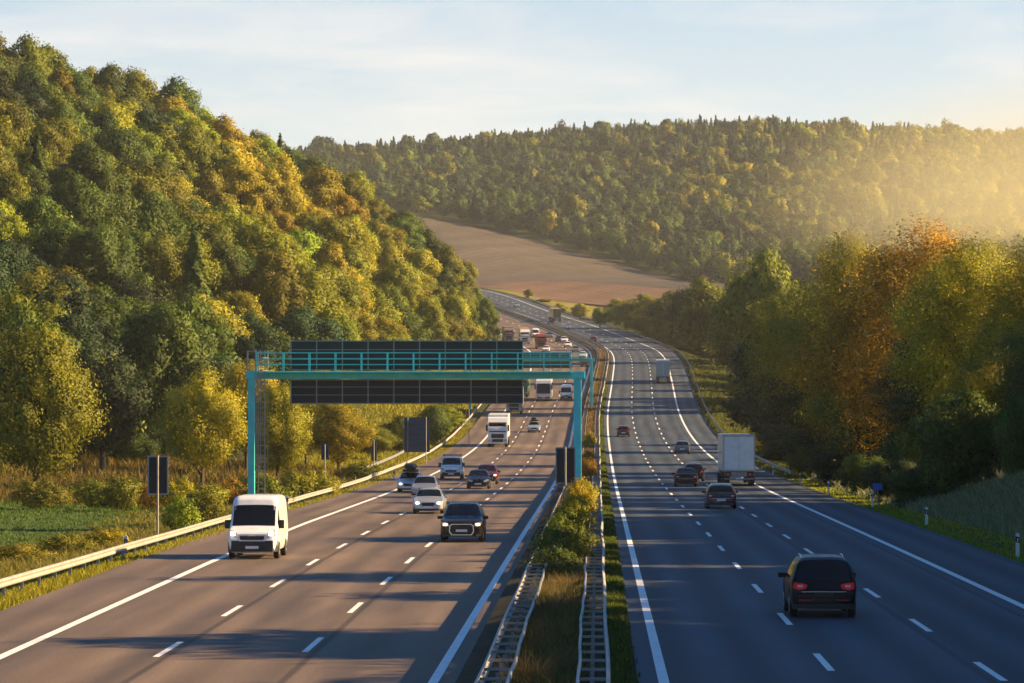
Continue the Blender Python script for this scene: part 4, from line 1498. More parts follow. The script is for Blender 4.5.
# ------------------------------------------------------------------ vehicles (local frame: +Y is the front)
M_glass = pbr('dark_window_glass', (0.004, 0.006, 0.009), 0.05, spec=0.35)
M_tyre = pbr('tyre_rubber', (0.014, 0.014, 0.014), 0.85, noise=0.2, nscale=5)
M_rim = pbr('alloy_rim', (0.35, 0.35, 0.36), 0.35, 0.7)
M_trim = pbr('black_trim', (0.013, 0.013, 0.014), 0.55)
M_chrome = pbr('chrome', (0.6, 0.6, 0.6), 0.2, 0.9)
M_lamp = pbr('headlamp_glass', (0.62, 0.64, 0.66), 0.12, 0.3)
M_lamp_on = pbr('lit_headlamp', (0.8, 0.8, 0.78), 0.15, emit=(1.0, 0.95, 0.85), estr=1.1)
M_lamp_warm = pbr('lit_warm_headlamp', (0.8, 0.7, 0.55), 0.15, emit=(1.0, 0.78, 0.48), estr=0.9)
M_red = pbr('red_lamp_glass', (0.30, 0.010, 0.012), 0.2, coat=0.5)
M_red_on = pbr('lit_tail_lamp', (0.40, 0.012, 0.018), 0.2, emit=(1.0, 0.04, 0.05), estr=0.03)
M_orange = pbr('orange_lamp_glass', (0.55, 0.13, 0.015), 0.3)
M_plate = pbr('number_plate', (0.78, 0.78, 0.75), 0.4)
PAINT = {}


def paint(nm, col, rough=0.3, metal=0.0, coat=0.45):
    if nm not in PAINT:
        PAINT[nm] = pbr(nm + '_paint', col, rough, metal, coat, 0.22, noise=0.07, nscale=2.5)
    return PAINT[nm]


P_WHITE = ('white', (0.78, 0.79, 0.80), 0.3, 0.0, 0.6)
P_BLACK = ('black', (0.004, 0.004, 0.006), 0.4, 0.0, 0.05)
P_BROWN = ('dark_brown', (0.022, 0.014, 0.010), 0.28, 0.0, 0.3)
P_SILVER = ('silver', (0.46, 0.48, 0.52), 0.34, 0.55)
P_GREY = ('grey', (0.17, 0.18, 0.19), 0.34, 0.4)
P_RED = ('dark_red', (0.085, 0.008, 0.010), 0.3, 0.0, 0.3)
P_BLUE = ('grey_blue', (0.10, 0.15, 0.21), 0.32, 0.4)
P_PALEBLUE = ('pale_blue', (0.34, 0.42, 0.52), 0.34, 0.4)
P_NAVY = ('navy', (0.008, 0.010, 0.018), 0.28, 0.0, 0.2)

SPEC = {
    'suv': dict(L=5.05, W=1.97, H=1.74, zb=.30, R=.37, ax=(.185, .80), top=[(0, .80), (.015, .98), (.03, 1.10), (.085, 1.58), (.14, 1.68), (.26, 1.735), (.45, 1.74), (.545, 1.69), (.72, 1.16), (.76, 1.10), (.90, 1.03), (.965, .94), (.99, .82), (1, .70)],
                belt=[(0, .98), (.1, 1.06), (.5, 1.03), (.72, 1.0), (1, 1.0)], scr=(.575, .715), rear=(.035, .105), side=[(.13, .27), (.29, .47), (.485, .66)], roofw=.70, grille='big'),
    'estate': dict(L=4.75, W=1.84, H=1.50, zb=.22, R=.33, ax=(.20, .80), top=[(0, .62), (.012, .86), (.03, .98), (.075, 1.32), (.13, 1.43), (.26, 1.49), (.45, 1.50), (.53, 1.46), (.70, .98), (.75, .93), (.90, .83), (.97, .72), (.99, .62), (1, .52)],
                   belt=[(0, .88), (.1, .95), (.5, .91), (.7, .88), (1, .88)], scr=(.545, .695), rear=(.035, .10), side=[(.12, .26), (.28, .46), (.475, .64)], roofw=.70, grille='mid'),
    'sedan': dict(L=4.75, W=1.82, H=1.45, zb=.21, R=.33, ax=(.20, .81), top=[(0, .62), (.012, .86), (.03, .99), (.11, 1.05), (.155, 1.07), (.30, 1.40), (.36, 1.44), (.48, 1.455), (.545, 1.41), (.70, .98), (.75, .93), (.90, .83), (.965, .73), (.99, .62), (1, .52)],
                  belt=[(0, .90), (.15, .96), (.5, .92), (.7, .88), (1, .88)], scr=(.56, .695), rear=(.165, .285), side=[(.29, .46), (.475, .64)], roofw=.68, grille='mid'),
    'hatch': dict(L=4.15, W=1.76, H=1.50, zb=.21, R=.31, ax=(.17, .80), top=[(0, .62), (.015, .88), (.03, .99), (.09, 1.33), (.15, 1.44), (.28, 1.49), (.46, 1.50), (.55, 1.45), (.73, 1.0), (.78, .95), (.91, .85), (.97, .74), (.99, .63), (1, .52)],
                  belt=[(0, .92), (.1, .97), (.5, .93), (.73, .90), (1, .9)], scr=(.57, .725), rear=(.035, .125), side=[(.16, .30), (.32, .48), (.495, .67)], roofw=.69, grille='mid'),
    'minivan': dict(L=4.82, W=1.88, H=1.70, zb=.24, R=.34, ax=(.19, .80), top=[(0, .60), (.010, .86), (.022, 1.00), (.05, 1.34), (.085, 1.60), (.14, 1.67), (.26, 1.70), (.45, 1.70), (.56, 1.63), (.77, 1.06), (.81, 1.0), (.92, .88), (.97, .76), (.99, .63), (1, .52)],
                    belt=[(0, 1.0), (.1, 1.05), (.5, 1.01), (.77, .98), (1, .98)], scr=(.585, .765), rear=(.024, .080), side=[(.10, .26), (.28, .47), (.485, .70)], roofw=.72, grille='mid'),
    'van': dict(L=5.45, W=2.05, H=2.52, zb=.28, R=.35, ax=(.20, .80), top=[(0, 2.30), (.008, 2.44), (.03, 2.50), (.3, 2.52), (.60, 2.52), (.68, 2.50), (.725, 2.36), (.745, 2.16), (.865, 1.30), (.90, 1.22), (.965, 1.08), (.99, .90), (1, .75)],
                belt=[(0, 1.28), (.7, 1.24), (.87, 1.12), (1, 1.12)], scr=(.748, .862), rear=None, side=[(.735, .835)], roofw=.885, grille='van'),
    'pickupvan': dict(L=5.0, W=1.95, H=1.98, zb=.28, R=.34, ax=(.19, .80), top=[(0, 1.75), (.01, 1.88), (.03, 1.94), (.3, 1.98), (.58, 1.97), (.64, 1.90), (.80, 1.22), (.84, 1.16), (.95, 1.04), (.985, .88), (1, .72)],
                      belt=[(0, 1.12), (.6, 1.1), (.8, 1.05), (1, 1.05)], scr=(.655, .79), rear=None, side=[(.50, .62), (.635, .74)], roofw=.82, grille='van'),
}


class Shell:
    """car body surface: half section swept along the length"""

    def __init__(self, sp, ny=84):
        self.sp = sp
        f = np.unique(np.concatenate([np.linspace(0, 1, ny), np.linspace(0, .12, 24), np.linspace(.88, 1, 24), [p[0] for p in sp['top']]]))
        L, W, H = sp['L'], sp['W'], sp['H']
        top = np.interp(f, *zip(*sp['top']))
        k = np.array([.25, .5, .25])
        fine = np.linspace(0, 1, 400)
        tf = np.interp(fine, *zip(*sp['top']))
        ker = np.hanning(13); ker /= ker.sum()
        tfs = np.convolve(np.pad(tf, 6, mode='edge'), ker, 'valid')
        tfs = tfs * 1.0
        top = np.interp(f, fine, tfs)
        belt = np.minimum(np.interp(f, *zip(*sp['belt'])), top - .03)
        van = sp['roofw'] > .8
        pl = np.interp(f, [0, .004, .015, .04, .10, .5, .88, .95, .98, .994, 1], [.86, .91, .95, .975, .995, 1, .995, .955, .89, .80, .70] if not van else [.955, .97, .985, .993, 1, 1, .99, .96, .91, .84, .74])
        zb = np.interp(f, [0, .02, .06, .94, .98, 1], [sp['zb'] + .10, sp['zb'] + .03, sp['zb'], sp['zb'] - .03, sp['zb'] - .04, sp['zb'] + .04])
        yy = (f - .5) * L
        for a in sp['ax']:
            ya = (a - .5) * L
            Ra = sp['R'] + .065
            arch = sp['R'] + np.sqrt(np.maximum(0, Ra**2 - (yy - ya)**2))
            zb = np.where(np.abs(yy - ya) < Ra, np.maximum(zb, arch), zb)
        zb = np.minimum(zb, belt - .08)
        hw = W / 2 * pl
        self.f, self.y, self.top, self.belt, self.hw = f, yy, top, belt, hw
        sec = []
        NA, NB, NC, ND = 4, 9, 8, 9
        for i in range(len(f)):
            frac = np.clip((top[i] - belt[i]) / (H - belt[i] + 1e-6), 0, 1)
            rw = hw[i] * (.93 + (sp['roofw'] - .93) * frac)
            crown = .035 * hw[i]
            A = np.stack([np.linspace(0, hw[i] * .90, NA), np.full(NA, zb[i])], 1)
            s = np.linspace(0, 1, NB)
            B = np.stack([hw[i] * (.93 + .07 * np.sin(np.clip(s * 1.25, 0, 1) * PI / 2) - .018 * s**4), zb[i] + .03 + (belt[i] - zb[i] - .03) * s], 1)
            s = np.linspace(0, 1, NC + 1)[1:]
            x0 = B[-1, 0]
            Cc = np.stack([x0 + (rw - x0) * s**1.15, belt[i] + (top[i] - .05 * frac - belt[i]) * s], 1)
            s = np.linspace(0, 1, ND + 1)[1:]
            D = np.stack([rw * .94 * (1 - s), top[i] + crown * (1 - (1 - s)**2) * (.6 if van else 1) - crown * .6], 1)
            P = np.concatenate([A, B, Cc, D])
            for _ in range(2):
                P[1:-1] = P[1:-1] * .5 + .25 * (P[:-2] + P[2:])
            sec.append(P)
        self.S = np.array(sec)                     # ny, nu, 2
        self.iB = NA + 1
        self.iC = NA + NB - 1                      # belt index
        self.iD = NA + NB + NC - 1                 # roof corner
        self.nu = self.S.shape[1]

    def pt(self, fr, u, side=1, off=0.0):
        """point on the surface at length fraction fr and section index u (float)"""
        def q(fr, u):
            i = np.clip(np.interp(fr, self.f, np.arange(len(self.f))), 0, len(self.f) - 1.001)
            u = min(max(u, 0), self.nu - 1.001)
            i0, u0 = int(i), int(u)
            a, b = i - i0, u - u0
            S = self.S
            p = (S[i0, u0] * (1 - b) + S[i0, u0 + 1] * b) * (1 - a) + (S[i0 + 1, u0] * (1 - b) + S[i0 + 1, u0 + 1] * b) * a
            return np.array([p[0], (fr - .5) * self.sp['L'], p[1]])
        p = q(fr, u)
        if off:
            d1 = q(min(fr + .004, 1), u) - q(max(fr - .004, 0), u)
            d2 = q(fr, min(u + .3, self.nu - 1)) - q(fr, max(u - .3, 0))
            n = np.cross(d1, d2)
            n /= np.linalg.norm(n) + 1e-9
            if n[0] < 0 and u < self.iD or (u >= self.iD and n[2] < 0):
                n = -n
            p = p + n * off
        return np.array([p[0] * side, p[1], p[2]])

    def body(self):
        V, F = [], []
        ny, nu = self.S.shape[:2]
        ring = 2 * nu - 2
        for i in range(ny):
            y = self.y[i]
            for p in self.S[i]:
                V.append((p[0], y, p[1]))
            for p in self.S[i][-2:0:-1]:
                V.append((-p[0], y, p[1]))
        for i in range(ny - 1):
            for j in range(ring):
                F.append((i * ring + j, i * ring + (j + 1) % ring, (i + 1) * ring + (j + 1) % ring, (i + 1) * ring + j))
        F.append(tuple(range(ring))[::-1])
        F.append(tuple(range((ny - 1) * ring, ny * ring)))
        return MB().add(V, F)

    def panel(self, fun, na, nb, off, sides=(1,), mb=None):
        """grid panel proud of the surface; fun(a, b) -> (fr, u)"""
        m = mb or MB()
        for s in sides:
            V = [tuple(self.pt(*fun(a, b), s, off)) for a in np.linspace(0, 1, na + 1) for b in np.linspace(0, 1, nb + 1)]
            F = [(i * (nb + 1) + j, i * (nb + 1) + j + 1, (i + 1) * (nb + 1) + j + 1, (i + 1) * (nb + 1) + j) for i in range(na) for j in range(nb)]
            m.add(V, F)
        return m

    def end_y(self, x, front=True):
        """how far forward (or back) the plan reaches at lateral x"""
        half = len(self.f) // 2
        if front:
            h, y = self.hw[half:][::-1], self.y[half:][::-1]
        else:
            h, y = self.hw[:half], self.y[:half]
        return float(np.interp(abs(x), h, y))


SHELLS = {}
WHEELS = {}


def add_wheels(root, sp_axles, R, hw, w=.22, dual=()):
    for (y, n) in sp_axles:
        for s in (-1, 1):
            key = (round(R, 3), round(w, 3))
            if key not in WHEELS:
                t = MB().disc(0, 0, 0, R * .62, R, w)
                r = MB().disc(0, 0, 0, .02, R * .64, w * .7)
                for k in range(5):
                    a = 2 * PI * k / 5
                    for sx in (-1, 1):
                        r.tube([(sx * w * .37, .04 * math.cos(a), .04 * math.sin(a)), (sx * w * .40, R * .6 * math.cos(a), R * .6 * math.sin(a))], .035, 5)
                WHEELS[key] = (t.build('wheel', M_tyre, None, True), r.build('rim', M_rim, None))
                for o in WHEELS[key]:
                    C.objects.unlink(o)
            tw, rm = WHEELS[key]
            wo = bpy.data.objects.new('wheel', tw.data)
            C.objects.link(wo)
            wo.parent = root
            wo.location = (s * (hw - w / 2), y, R)
            ro = bpy.data.objects.new('rim', rm.data)
            C.objects.link(ro)
            ro.parent = wo


def lens(sh, pts, front, mat, name, root, thick=.03, mirror=True, proud=.012):
    """lamp following the plan outline: pts = [(x, z)]"""
    for s in ((-1, 1) if mirror else (1,)):
        P = []
        for x, z in pts:
            y = sh.end_y(x, front)
            P.append((s * x, y + (proud if front else -proud), z))
        lit = front and mat in (M_lamp_on, M_lamp_warm)
        o = MB().slab(P, (0, -thick if front else thick, 0)).build(name, M_lamp if lit else mat, root)
        cx, cz = sum(p[0] for p in P) / len(P), sum(p[2] for p in P) / len(P)
        w, h = (max(p[0] for p in P) - min(p[0] for p in P)), (max(p[2] for p in P) - min(p[2] for p in P))
        y = sh.end_y(abs(cx) + .1 * w, front)
        if lit:
            MB().box(cx - w * .27, cx + w * .27, y - .02, y + proud + .03, cz - h * .28, cz + h * .28, .02).build('bulb', mat, o)
        elif not front:
            MB().box(cx - w * .20, cx + w * .20, y + .02, y - proud - .016, cz - h * .14, cz + h * .16, .008).build('clear_insert', M_lamp, o)


def car(kind, label, px, py, side, col, group, facing, dx=0, lamps=None, roofbox=None, rack=False, lod=0, cat='car', name=None, scale=1.0, yawadd=0.0):
    sp = SPEC[kind]
    if (kind, lod) not in SHELLS:
        SHELLS[(kind, lod)] = Shell(sp, 84 if lod == 0 else 40)
    sh = SHELLS[(kind, lod)]
    L, W, H = sp['L'], sp['W'], sp['H']
    Yd, t = surf(px, py, side)
    Yc = Yd + L / 2
    dxdy = float((road_x(Yc + 4) - road_x(Yc - 4)) / 8)
    x = float(road_x(Yc)) + t
    z = float(road_z(Yc)) + (LEFT_DROP if side < 0 else 0) + .004
    rz = -math.atan(dxdy) + (PI if facing < 0 else 0) + yawadd
    root = empty(name or {'suv': 'parked_car', }.get('', kind if kind in ('minivan', 'van') else {'suv': 'suv', 'estate': 'estate_car', 'sedan': 'sedan_car', 'hatch': 'hatchback_car', 'pickupvan': 'delivery_van'}[kind]), (x, Yc, z), rz)
    slope = math.atan(float((road_z(Yc + 4) - road_z(Yc - 4)) / 8))
    root.rotation_euler = (slope if facing > 0 else -slope, 0, rz)
    root.scale = (scale,) * 3
    tag(root, label, cat, group)
    bp = paint(*col)
    tail_lit = lamps == 'tail'
    lamps = None if tail_lit else lamps
    sh.body().build('body', bp, root, True)
    iB, iC, iD, nu = sh.iB, sh.iC, sh.iD, sh.nu
    # windscreen
    a0, a1 = sp['scr']
    m = sh.panel(lambda a, b: (a0 + (a1 - a0) * a, iD + .35 + (nu - 1 - iD - .35) * b), 8, 6, .006, (1, -1))
    m.build('windscreen', M_glass, root, True)
    if sp['rear']:
        r0, r1 = sp['rear']
        sh.panel(lambda a, b: (r0 + (r1 - r0) * a, iD + .5 + (nu - 1 - iD - .5) * b), 8, 6, .006, (1, -1)).build('rear_window', M_glass, root, True)
    for (s0, s1) in sp['side']:
        for s in (-1, 1):
            def fun(a, b, s0=s0, s1=s1):
                fr = s0 + (s1 - s0) * a
                return fr, iC + .7 + (iD - iC - 1.0) * b
            sh.panel(fun, 7, 5, .005, (s,)).build('side_window', M_glass, root, True)
    yF, yR = L / 2, -L / 2
    # bumpers and lower trim
    zb = sp['zb']
    hwf = sh.hw[-1]
    van = sp['grille'] == 'van'
    fx = sh.end_y
    def band_slab(z0, z1, xw, front, nm, mat, proud=.010, n=9, thick=.05):
        xs = np.linspace(-xw, xw, n)
        V, F = [], []
        sg = 1 if front else -1
        for xx in xs:
            y = fx(xx, front) + sg * proud
            V += [(xx, y, z0), (xx, y, z1), (xx, y - sg * thick, z1), (xx, y - sg * thick, z0)]
        for i in range(n - 1):
            for j in range(4):
                F.append((i * 4 + j, i * 4 + (j + 1) % 4, (i + 1) * 4 + (j + 1) % 4, (i + 1) * 4 + j))
        F += [(0, 1, 2, 3), tuple(range((n - 1) * 4, n * 4))]
        return MB().add(V, F).build(nm, mat, root)
    if facing < 0 or lod == 0:
        zl = sp['top'][-1][1]
        if sp['grille'] == 'big':
            g = [(-.52, .50), (-.42, .36), (.42, .36), (.52, .50), (.50, .74), (.40, .80), (-.40, .80), (-.50, .74)]
            MB().prism([(x * 1.1, .58 + (z - .58) * 1.16) for x, z in g], 'y', yF - .02, yF + .012).build('grille_surround', M_chrome, root)
            gm = MB().prism(g, 'y', yF - .02, yF + .02)
            gr = gm.build('grille', M_trim, root)
            MB().box(-.26, .26, yF + .02, yF + .035, .48, .59, .004).build('number_plate', M_plate, root)
            lens(sh, [(.56, .72), (.60, .86), (.90, .92), (.92, .80), (.74, .72)], True, lamps or M_lamp_warm, 'headlight', root)
            band_slab(.27, .37, .88, True, 'front_bumper', M_trim)
            for s in (-1, 1):
                MB().prism([(s * .60, .42), (s * .80, .44), (s * .82, .56), (s * .62, .54)], 'y', fx(.7) - .04, fx(.7) + .02).build('air_intake', M_trim, root)
        elif sp['grille'] == 'van':
            zk = .12 if kind == 'van' else 0
            band_slab(.30, .62 + zk, W / 2 * .965, True, 'front_bumper', M_trim, .02, 13, .14)
            MB().prism([(-.62, .70 + zk), (-.52, .60 + zk), (.52, .60 + zk), (.62, .70 + zk), (.58, .88 + zk), (-.58, .88 + zk)], 'y', yF - .02, yF + .028).build('grille_surround', bp, root)
            MB().prism([(-.50, .72 + zk), (-.44, .65 + zk), (.44, .65 + zk), (.50, .72 + zk), (.48, .81 + zk), (-.48, .81 + zk)], 'y', yF - .02, yF + .042).build('grille', M_trim, root)
            MB().box(-.15, .15, yF + .03, yF + .06, .80 + zk, .86 + zk, .01).build('badge', M_chrome, root)
            lens(sh, [(.62, .72 + zk), (.60, .92 + zk), (.74, 1.04 + zk), (.92, 1.04 + zk), (.94, .80 + zk)], True, lamps or M_lamp, 'headlight', root, .05, True, .03)
            MB().box(-.26, .26, yF + .022, yF + .05, .42, .53, .004).build('number_plate', M_plate, root)
            lo = np.linspace(.728, .74, 2)
        else:
            MB().prism([(-.36, .50), (-.30, .46), (.30, .46), (.36, .50), (.40, .62), (.34, .66), (-.34, .66), (-.40, .62)], 'y', yF - .03, yF + .012).build('grille', M_trim, root)
            lens(sh, [(.44, .54), (.42, .66), (.60, .72), (.80, .74), (.82, .62), (.66, .54)], True, lamps or M_lamp, 'headlight', root)
            MB().box(-.26, .26, yF + .004, yF + .026, .335, .445, .004).build('number_plate', M_plate, root)
            band_slab(.20, .31, W / 2 * .9, True, 'front_bumper', M_trim)
    if facing > 0 or lod == 0:
        hb = sp['belt'][0][1]
        lz = hb - .05
        lens(sh, [(.50, lz - .13), (.46, lz - .02), (.62, lz + .03), (.83, lz + .05), (.85, lz - .12), (.70, lz - .17)], False, M_red_on if tail_lit else M_red, 'tail_light', root)
        band_slab(zb + .02, zb + .16, W / 2 * .93, False, 'rear_bumper', M_trim, .014, 11)
        for s in (-1, 1):
            MB().box(s * .34, s * .70, yR - .03, yR + .02, zb + .24, zb + .285, .006).build('reflector', M_red, root)
        MB().box(-.26, .26, yR - .03, yR + .01, lz - .36, lz - .25, .004).build('number_plate', M_plate if col[0] != 'black' else M_trim, root)
        MB().box(-.62, .62, yR - .022, yR + .01, lz - .225, lz - .205, .004).build('tailgate_trim', M_chrome, root)
    # mirrors
    mf = a1 - .015 if not van else a1 - .03
    for s in (-1, 1):
        pm = sh.pt(mf - .03, iC + .4, s)
        hgt = .15 if not van else .34
        MB().box(pm[0] - s * .05, pm[0] + s * .20, pm[1] - .06, pm[1] + .06, pm[2] + .0, pm[2] + hgt, .03).build('mirror', bp if not van else M_trim, root)
    add_wheels(root, [((a - .5) * L, 1) for a in sp['ax']], sp['R'], W / 2 - .015)
    if kind in ('suv', 'estate', 'minivan') or rack:
        for s in (-1, 1):
            f0, f1 = (.16, .54) if kind != 'pickupvan' else (.05, .6)
            pts = [tuple(sh.pt(f, iD + 1.0, s, .045 if 0 < k < 5 else 0)) for k, f in enumerate(np.linspace(f0, f1, 6))]
            MB().tube(pts, .018, 6).build('roof_rail', M_chrome if kind != 'pickupvan' else M_trim, root)
    if rack:
        m = MB()
        for f in (.08, .25, .42, .58):
            yy = (f - .5) * L
            m.box(-.80, .80, yy - .03, yy + .03, H + .05, H + .11)
        for xx in (-.75, .75):
            m.box(xx - .03, xx + .03, -.42 * L, .1 * L, H + .11, H + .17)
        m.build('roof_rack', M_trim, root)
    if roofbox:
        y0, y1, w, h, mt = roofbox
        V, F = [], []
        n, k = 9, 14
        for i in range(n):
            f = i / (n - 1)
            yy = y0 + (y1 - y0) * f
            sc = math.sin(PI * (.08 + .84 * f)) ** .4
            for j in range(k):
                a = 2 * PI * j / k
                V.append((w / 2 * sc * math.copysign(abs(math.cos(a)) ** .6, math.cos(a)), yy, H + .13 + h / 2 + h / 2 * sc * math.copysign(abs(math.sin(a)) ** .7, math.sin(a))))
        for i in range(n - 1):
            for j in range(k):
                F.append((i * k + j, i * k + (j + 1) % k, (i + 1) * k + (j + 1) % k, (i + 1) * k + j))
        F += [tuple(range(k)), tuple(range((n - 1) * k, n * k))]
        b = MB().add(V, F).build('roof_box', mt, root, True)
        MB().box(-.55, .55, y0 + .4, y0 + .46, H + .0, H + .16).box(-.55, .55, y1 - .46, y1 - .4, H, H + .16).build('roof_bar', M_trim, b)
    return root


# ------------------------------------------------------------------ lorries and coach
def place(px, py, side, L, facing, name, label, cat, group):
    Yd, t = surf(px, py, side)
    Yc = Yd + L / 2
    dxdy = float((road_x(Yc + 6) - road_x(Yc - 6)) / 12)
    rz = -math.atan(dxdy) + (PI if facing < 0 else 0)
    slope = math.atan(float((road_z(Yc + 6) - road_z(Yc - 6)) / 12))
    z = float(road_z(Yc)) + (LEFT_DROP if side < 0 else 0) + .004
    # where the middle of the vehicle lies when its near end meets the pixel
    root = empty(name, (float(road_x(Yd)) + t + dxdy * L / 2, Yc, z), rz)
    root.rotation_euler = (slope if facing > 0 else -slope, 0, rz)
    tag(root, label, cat, group)
    return root


def cab(root, L, cabc, zroof=3.75, high=True, grille_mat=None):
    yF = L / 2
    bp = cabc
    # cab shell: side profile extruded, chamfered by a slightly narrower front slice
    prof = [(yF - 2.1, .95), (yF - .05, .95), (yF, 1.1), (yF - .02, 1.75), (yF - .10, 2.2), (yF - .42, 2.95), (yF - .95, zroof - .12), (yF - 1.5, zroof), (yF - 2.1, zroof)]
    MB().prism(prof, 'x', -1.18, 1.18).build('cab', bp, root)
    MB().prism([(-1.21, .42), (1.21, .42), (1.24, .6), (1.24, 1.05), (-1.24, 1.05), (-1.24, .6)], 'y', yF - 1.3, yF + .04).build('front_bumper', bp, root)
    # windscreen lies on the slope from 1.85 to 2.95
    m = MB()
    a, b = Vector((0, yF - .05, 1.85)), Vector((0, yF - .40, 2.90))
    off = Vector((0, .030, .012))
    P = [Vector((-1.08, a.y, a.z)) + off, Vector((1.08, a.y, a.z)) + off, Vector((1.02, b.y, b.z)) + off, Vector((-1.02, b.y, b.z)) + off]
    m.slab([tuple(p) for p in P], (0, -.06, -.02)).build('windscreen', M_glass, root)
    MB().prism([(yF - .30, 2.93), (yF - .05, 2.86), (yF - .03, 2.92), (yF - .34, 3.06)], 'x', -1.1, 1.1).build('sun_visor', M_trim, root)
    MB().box(-.78, .78, yF + .0, yF + .025, 1.12, 1.62, .02).box(-.70, .70, yF + .04, yF + .06, .62, .98, .02).build('grille', grille_mat or M_trim, root)
    for s in (-1, 1):
        MB().box(s * .80, s * 1.16, yF + .03, yF + .065, .70, .92, .03).build('headlight', M_lamp, root)
        MB().box(s * 1.22, s * 1.45, yF - .30, yF - .18, 1.95, 2.75, .04).build('mirror', M_trim, root)
        MB().box(s * 1.181, s * 1.19, yF - 1.25, yF - .45, 1.75, 2.55).build('side_window', M_glass, root)
    MB().box(-.26, .26, yF + .05, yF + .07, .46, .57, .004).build('number_plate', M_plate, root)


def trailer_box(root, y0, y1, z0, z1, mat, W=2.52, roof=None):
    MB().box(-W / 2, W / 2, y0, y1, z0, z1, .04).build('cargo_box', mat, root)
    MB().box(-W / 2 + .1, W / 2 - .1, y0 + .1, y1 + .5, .75, z0 - .01).build('chassis', M_trim, root)


def truck(px, py, side, facing, label, group, cabc, boxc, L=12.0, H=3.9, rear='plain', name='lorry', rearc=None):
    root = place(px, py, side, L, facing, name, label, 'lorry', group)
    if facing < 0:
        cab(root, L, cabc, 3.7)
    else:
        MB().box(-1.2, 1.2, L / 2 - 2.2, L / 2, .8, 3.2, .06).build('cab', cabc, root)
    y1 = L / 2 - 2.35
    trailer_box(root, -L / 2, y1, 1.15, H, boxc)
    add_wheels(root, [(L / 2 - 1.3, 1), (-L / 2 + 1.5, 1), (-L / 2 + 2.8, 1), (-L / 2 + 4.1, 1)], .50, 1.24, .36)
    yR = -L / 2
    if facing > 0:
        w = 1.26
        fr = MB().box(-w, -w + .10, yR - .03, yR - .002, 1.15, H).box(w - .10, w, yR - .03, yR - .002, 1.15, H).box(-w + .1, w - .1, yR - .03, yR - .002, H - .14, H).box(-w + .1, w - .1, yR - .03, yR - .002, 1.15, 1.27)
        fr.build('rear_frame', M_zinc if rear != 'plain' else paint('frame_beige', (.52, .47, .39), .45), root)
        for s in (-1, 1):
            d = MB().box(s * .02, s * 1.14, yR - .022, yR - .003, 1.28, H - .15, .008).build('rear_door', rearc or boxc, root)
            if rear == 'bars':
                b = MB()
                for xx in (.28, .42, .72, .86):
                    b.tube([(s * xx, yR - .05, 1.3), (s * xx, yR - .05, H - .2)], .022, 6)
                b.build('locking_bar', M_zinc, d)
            MB().box(s * .70, s * 1.16, yR - .06, yR + .05, .78, 1.02, .02).build('tail_light', M_red, root)
            MB().box(s * .76, s * .92, yR - .075, yR - .06, .82, .98, .006).build('indicator', M_orange, root)
            MB().box(s * .72, s * 1.22, yR + .2, yR + .24, .22, .80).build('mudflap', M_trim, root)
        MB().box(-1.15, 1.15, yR - .03, yR + .08, .50, .62, .02).build('underrun_bar', M_zinc, root)
        MB().box(-.62, .62, yR - .05, yR + .02, .72, 1.08, .01).build('tail_lift', M_zinc, root)
        MB().box(-.26, .26, yR - .05, yR - .035, .52, .63).build('number_plate', M_plate, root)
    return root


def coach(px, py, side, facing, label, group, bodyc, L=12.0, H=3.55, nm='coach'):
    root = place(px, py, side, L, facing, nm, label, 'coach', group)
    yF = L / 2
    prof = [(-L / 2, .45), (yF - .1, .40), (yF, .6), (yF - .03, 1.3), (yF - .35, 2.9), (yF - .7, H - .08), (yF - 1.1, H), (-L / 2 + .3, H), (-L / 2, H - .3)]
    MB().prism(prof, 'x', -1.25, 1.25).build('body', bodyc, root)
    P = [(-1.14, yF - .0, 1.32), (1.14, yF - .0, 1.32), (1.10, yF - .33, 3.0), (-1.10, yF - .33, 3.0)]
    MB().slab([(x, y + .03, z + .01) for x, y, z in P], (0, -.05, 0)).build('windscreen', M_glass, root)
    for s in (-1, 1):
        MB().box(s * 1.251, s * 1.265, -L / 2 + .6, yF - 1.0, 1.7, 2.9).build('side_window', M_glass, root)
        MB().box(s * .70, s * 1.12, yF - .02, yF + .03, .78, 1.02, .03).build('headlight', M_lamp, root)
        MB().box(s * 1.26, s * 1.52, yF + .05, yF + .22, 2.0, 2.75, .05).build('mirror', M_trim, root)
    MB().prism([(-1.1, .50), (1.1, .50), (1.1, .72), (-1.1, .72)], 'y', yF - .1, yF + .015).build('front_bumper', M_trim, root)
    MB().box(-.26, .26, yF + .015, yF + .03, .55, .66).build('number_plate', M_plate, root)
    add_wheels(root, [(yF - 2.6, 1), (-yF + 3.2, 1)], .48, 1.23, .3)
    return root


ON = 'vehicles coming towards the bridge'
OFF = 'vehicles driving away from the bridge'
van_root = car('van', 'large white high-roof van alone in the near left lane', 252, 559.5, -1, P_WHITE, ON, -1, lamps=M_lamp_on, cat='van')
car('suv', 'dark brown SUV with large framed grille leading the oncoming cars', 461.5, 542.5, -1, P_BROWN, ON, -1)
car('sedan', 'silver sedan just behind and left of the dark brown SUV', 428, 514, -1, P_SILVER, ON, -1, lamps=M_lamp_on)
car('estate', 'grey silver car half hidden behind the silver sedan', 424, 498, -1, ('mid_silver', (.30, .31, .33), .34, .5), ON, -1)
car('estate', 'pale car carrying a black roof box by the guardrail', 409, 492.5, -1, ('pale_silver', (.52, .53, .55), .32, .4), ON, -1, roofbox=(-1.1, 1.1, .95, .50, M_trim), lamps=M_lamp_on)
car('pickupvan', 'white delivery van with a dark roof rack', 451, 479.5, -1, P_WHITE, ON, -1, rack=True, cat='van')
car('sedan', 'black sedan in front of the dark red car', 478, 489, -1, P_NAVY, ON, -1, lamps=M_lamp)
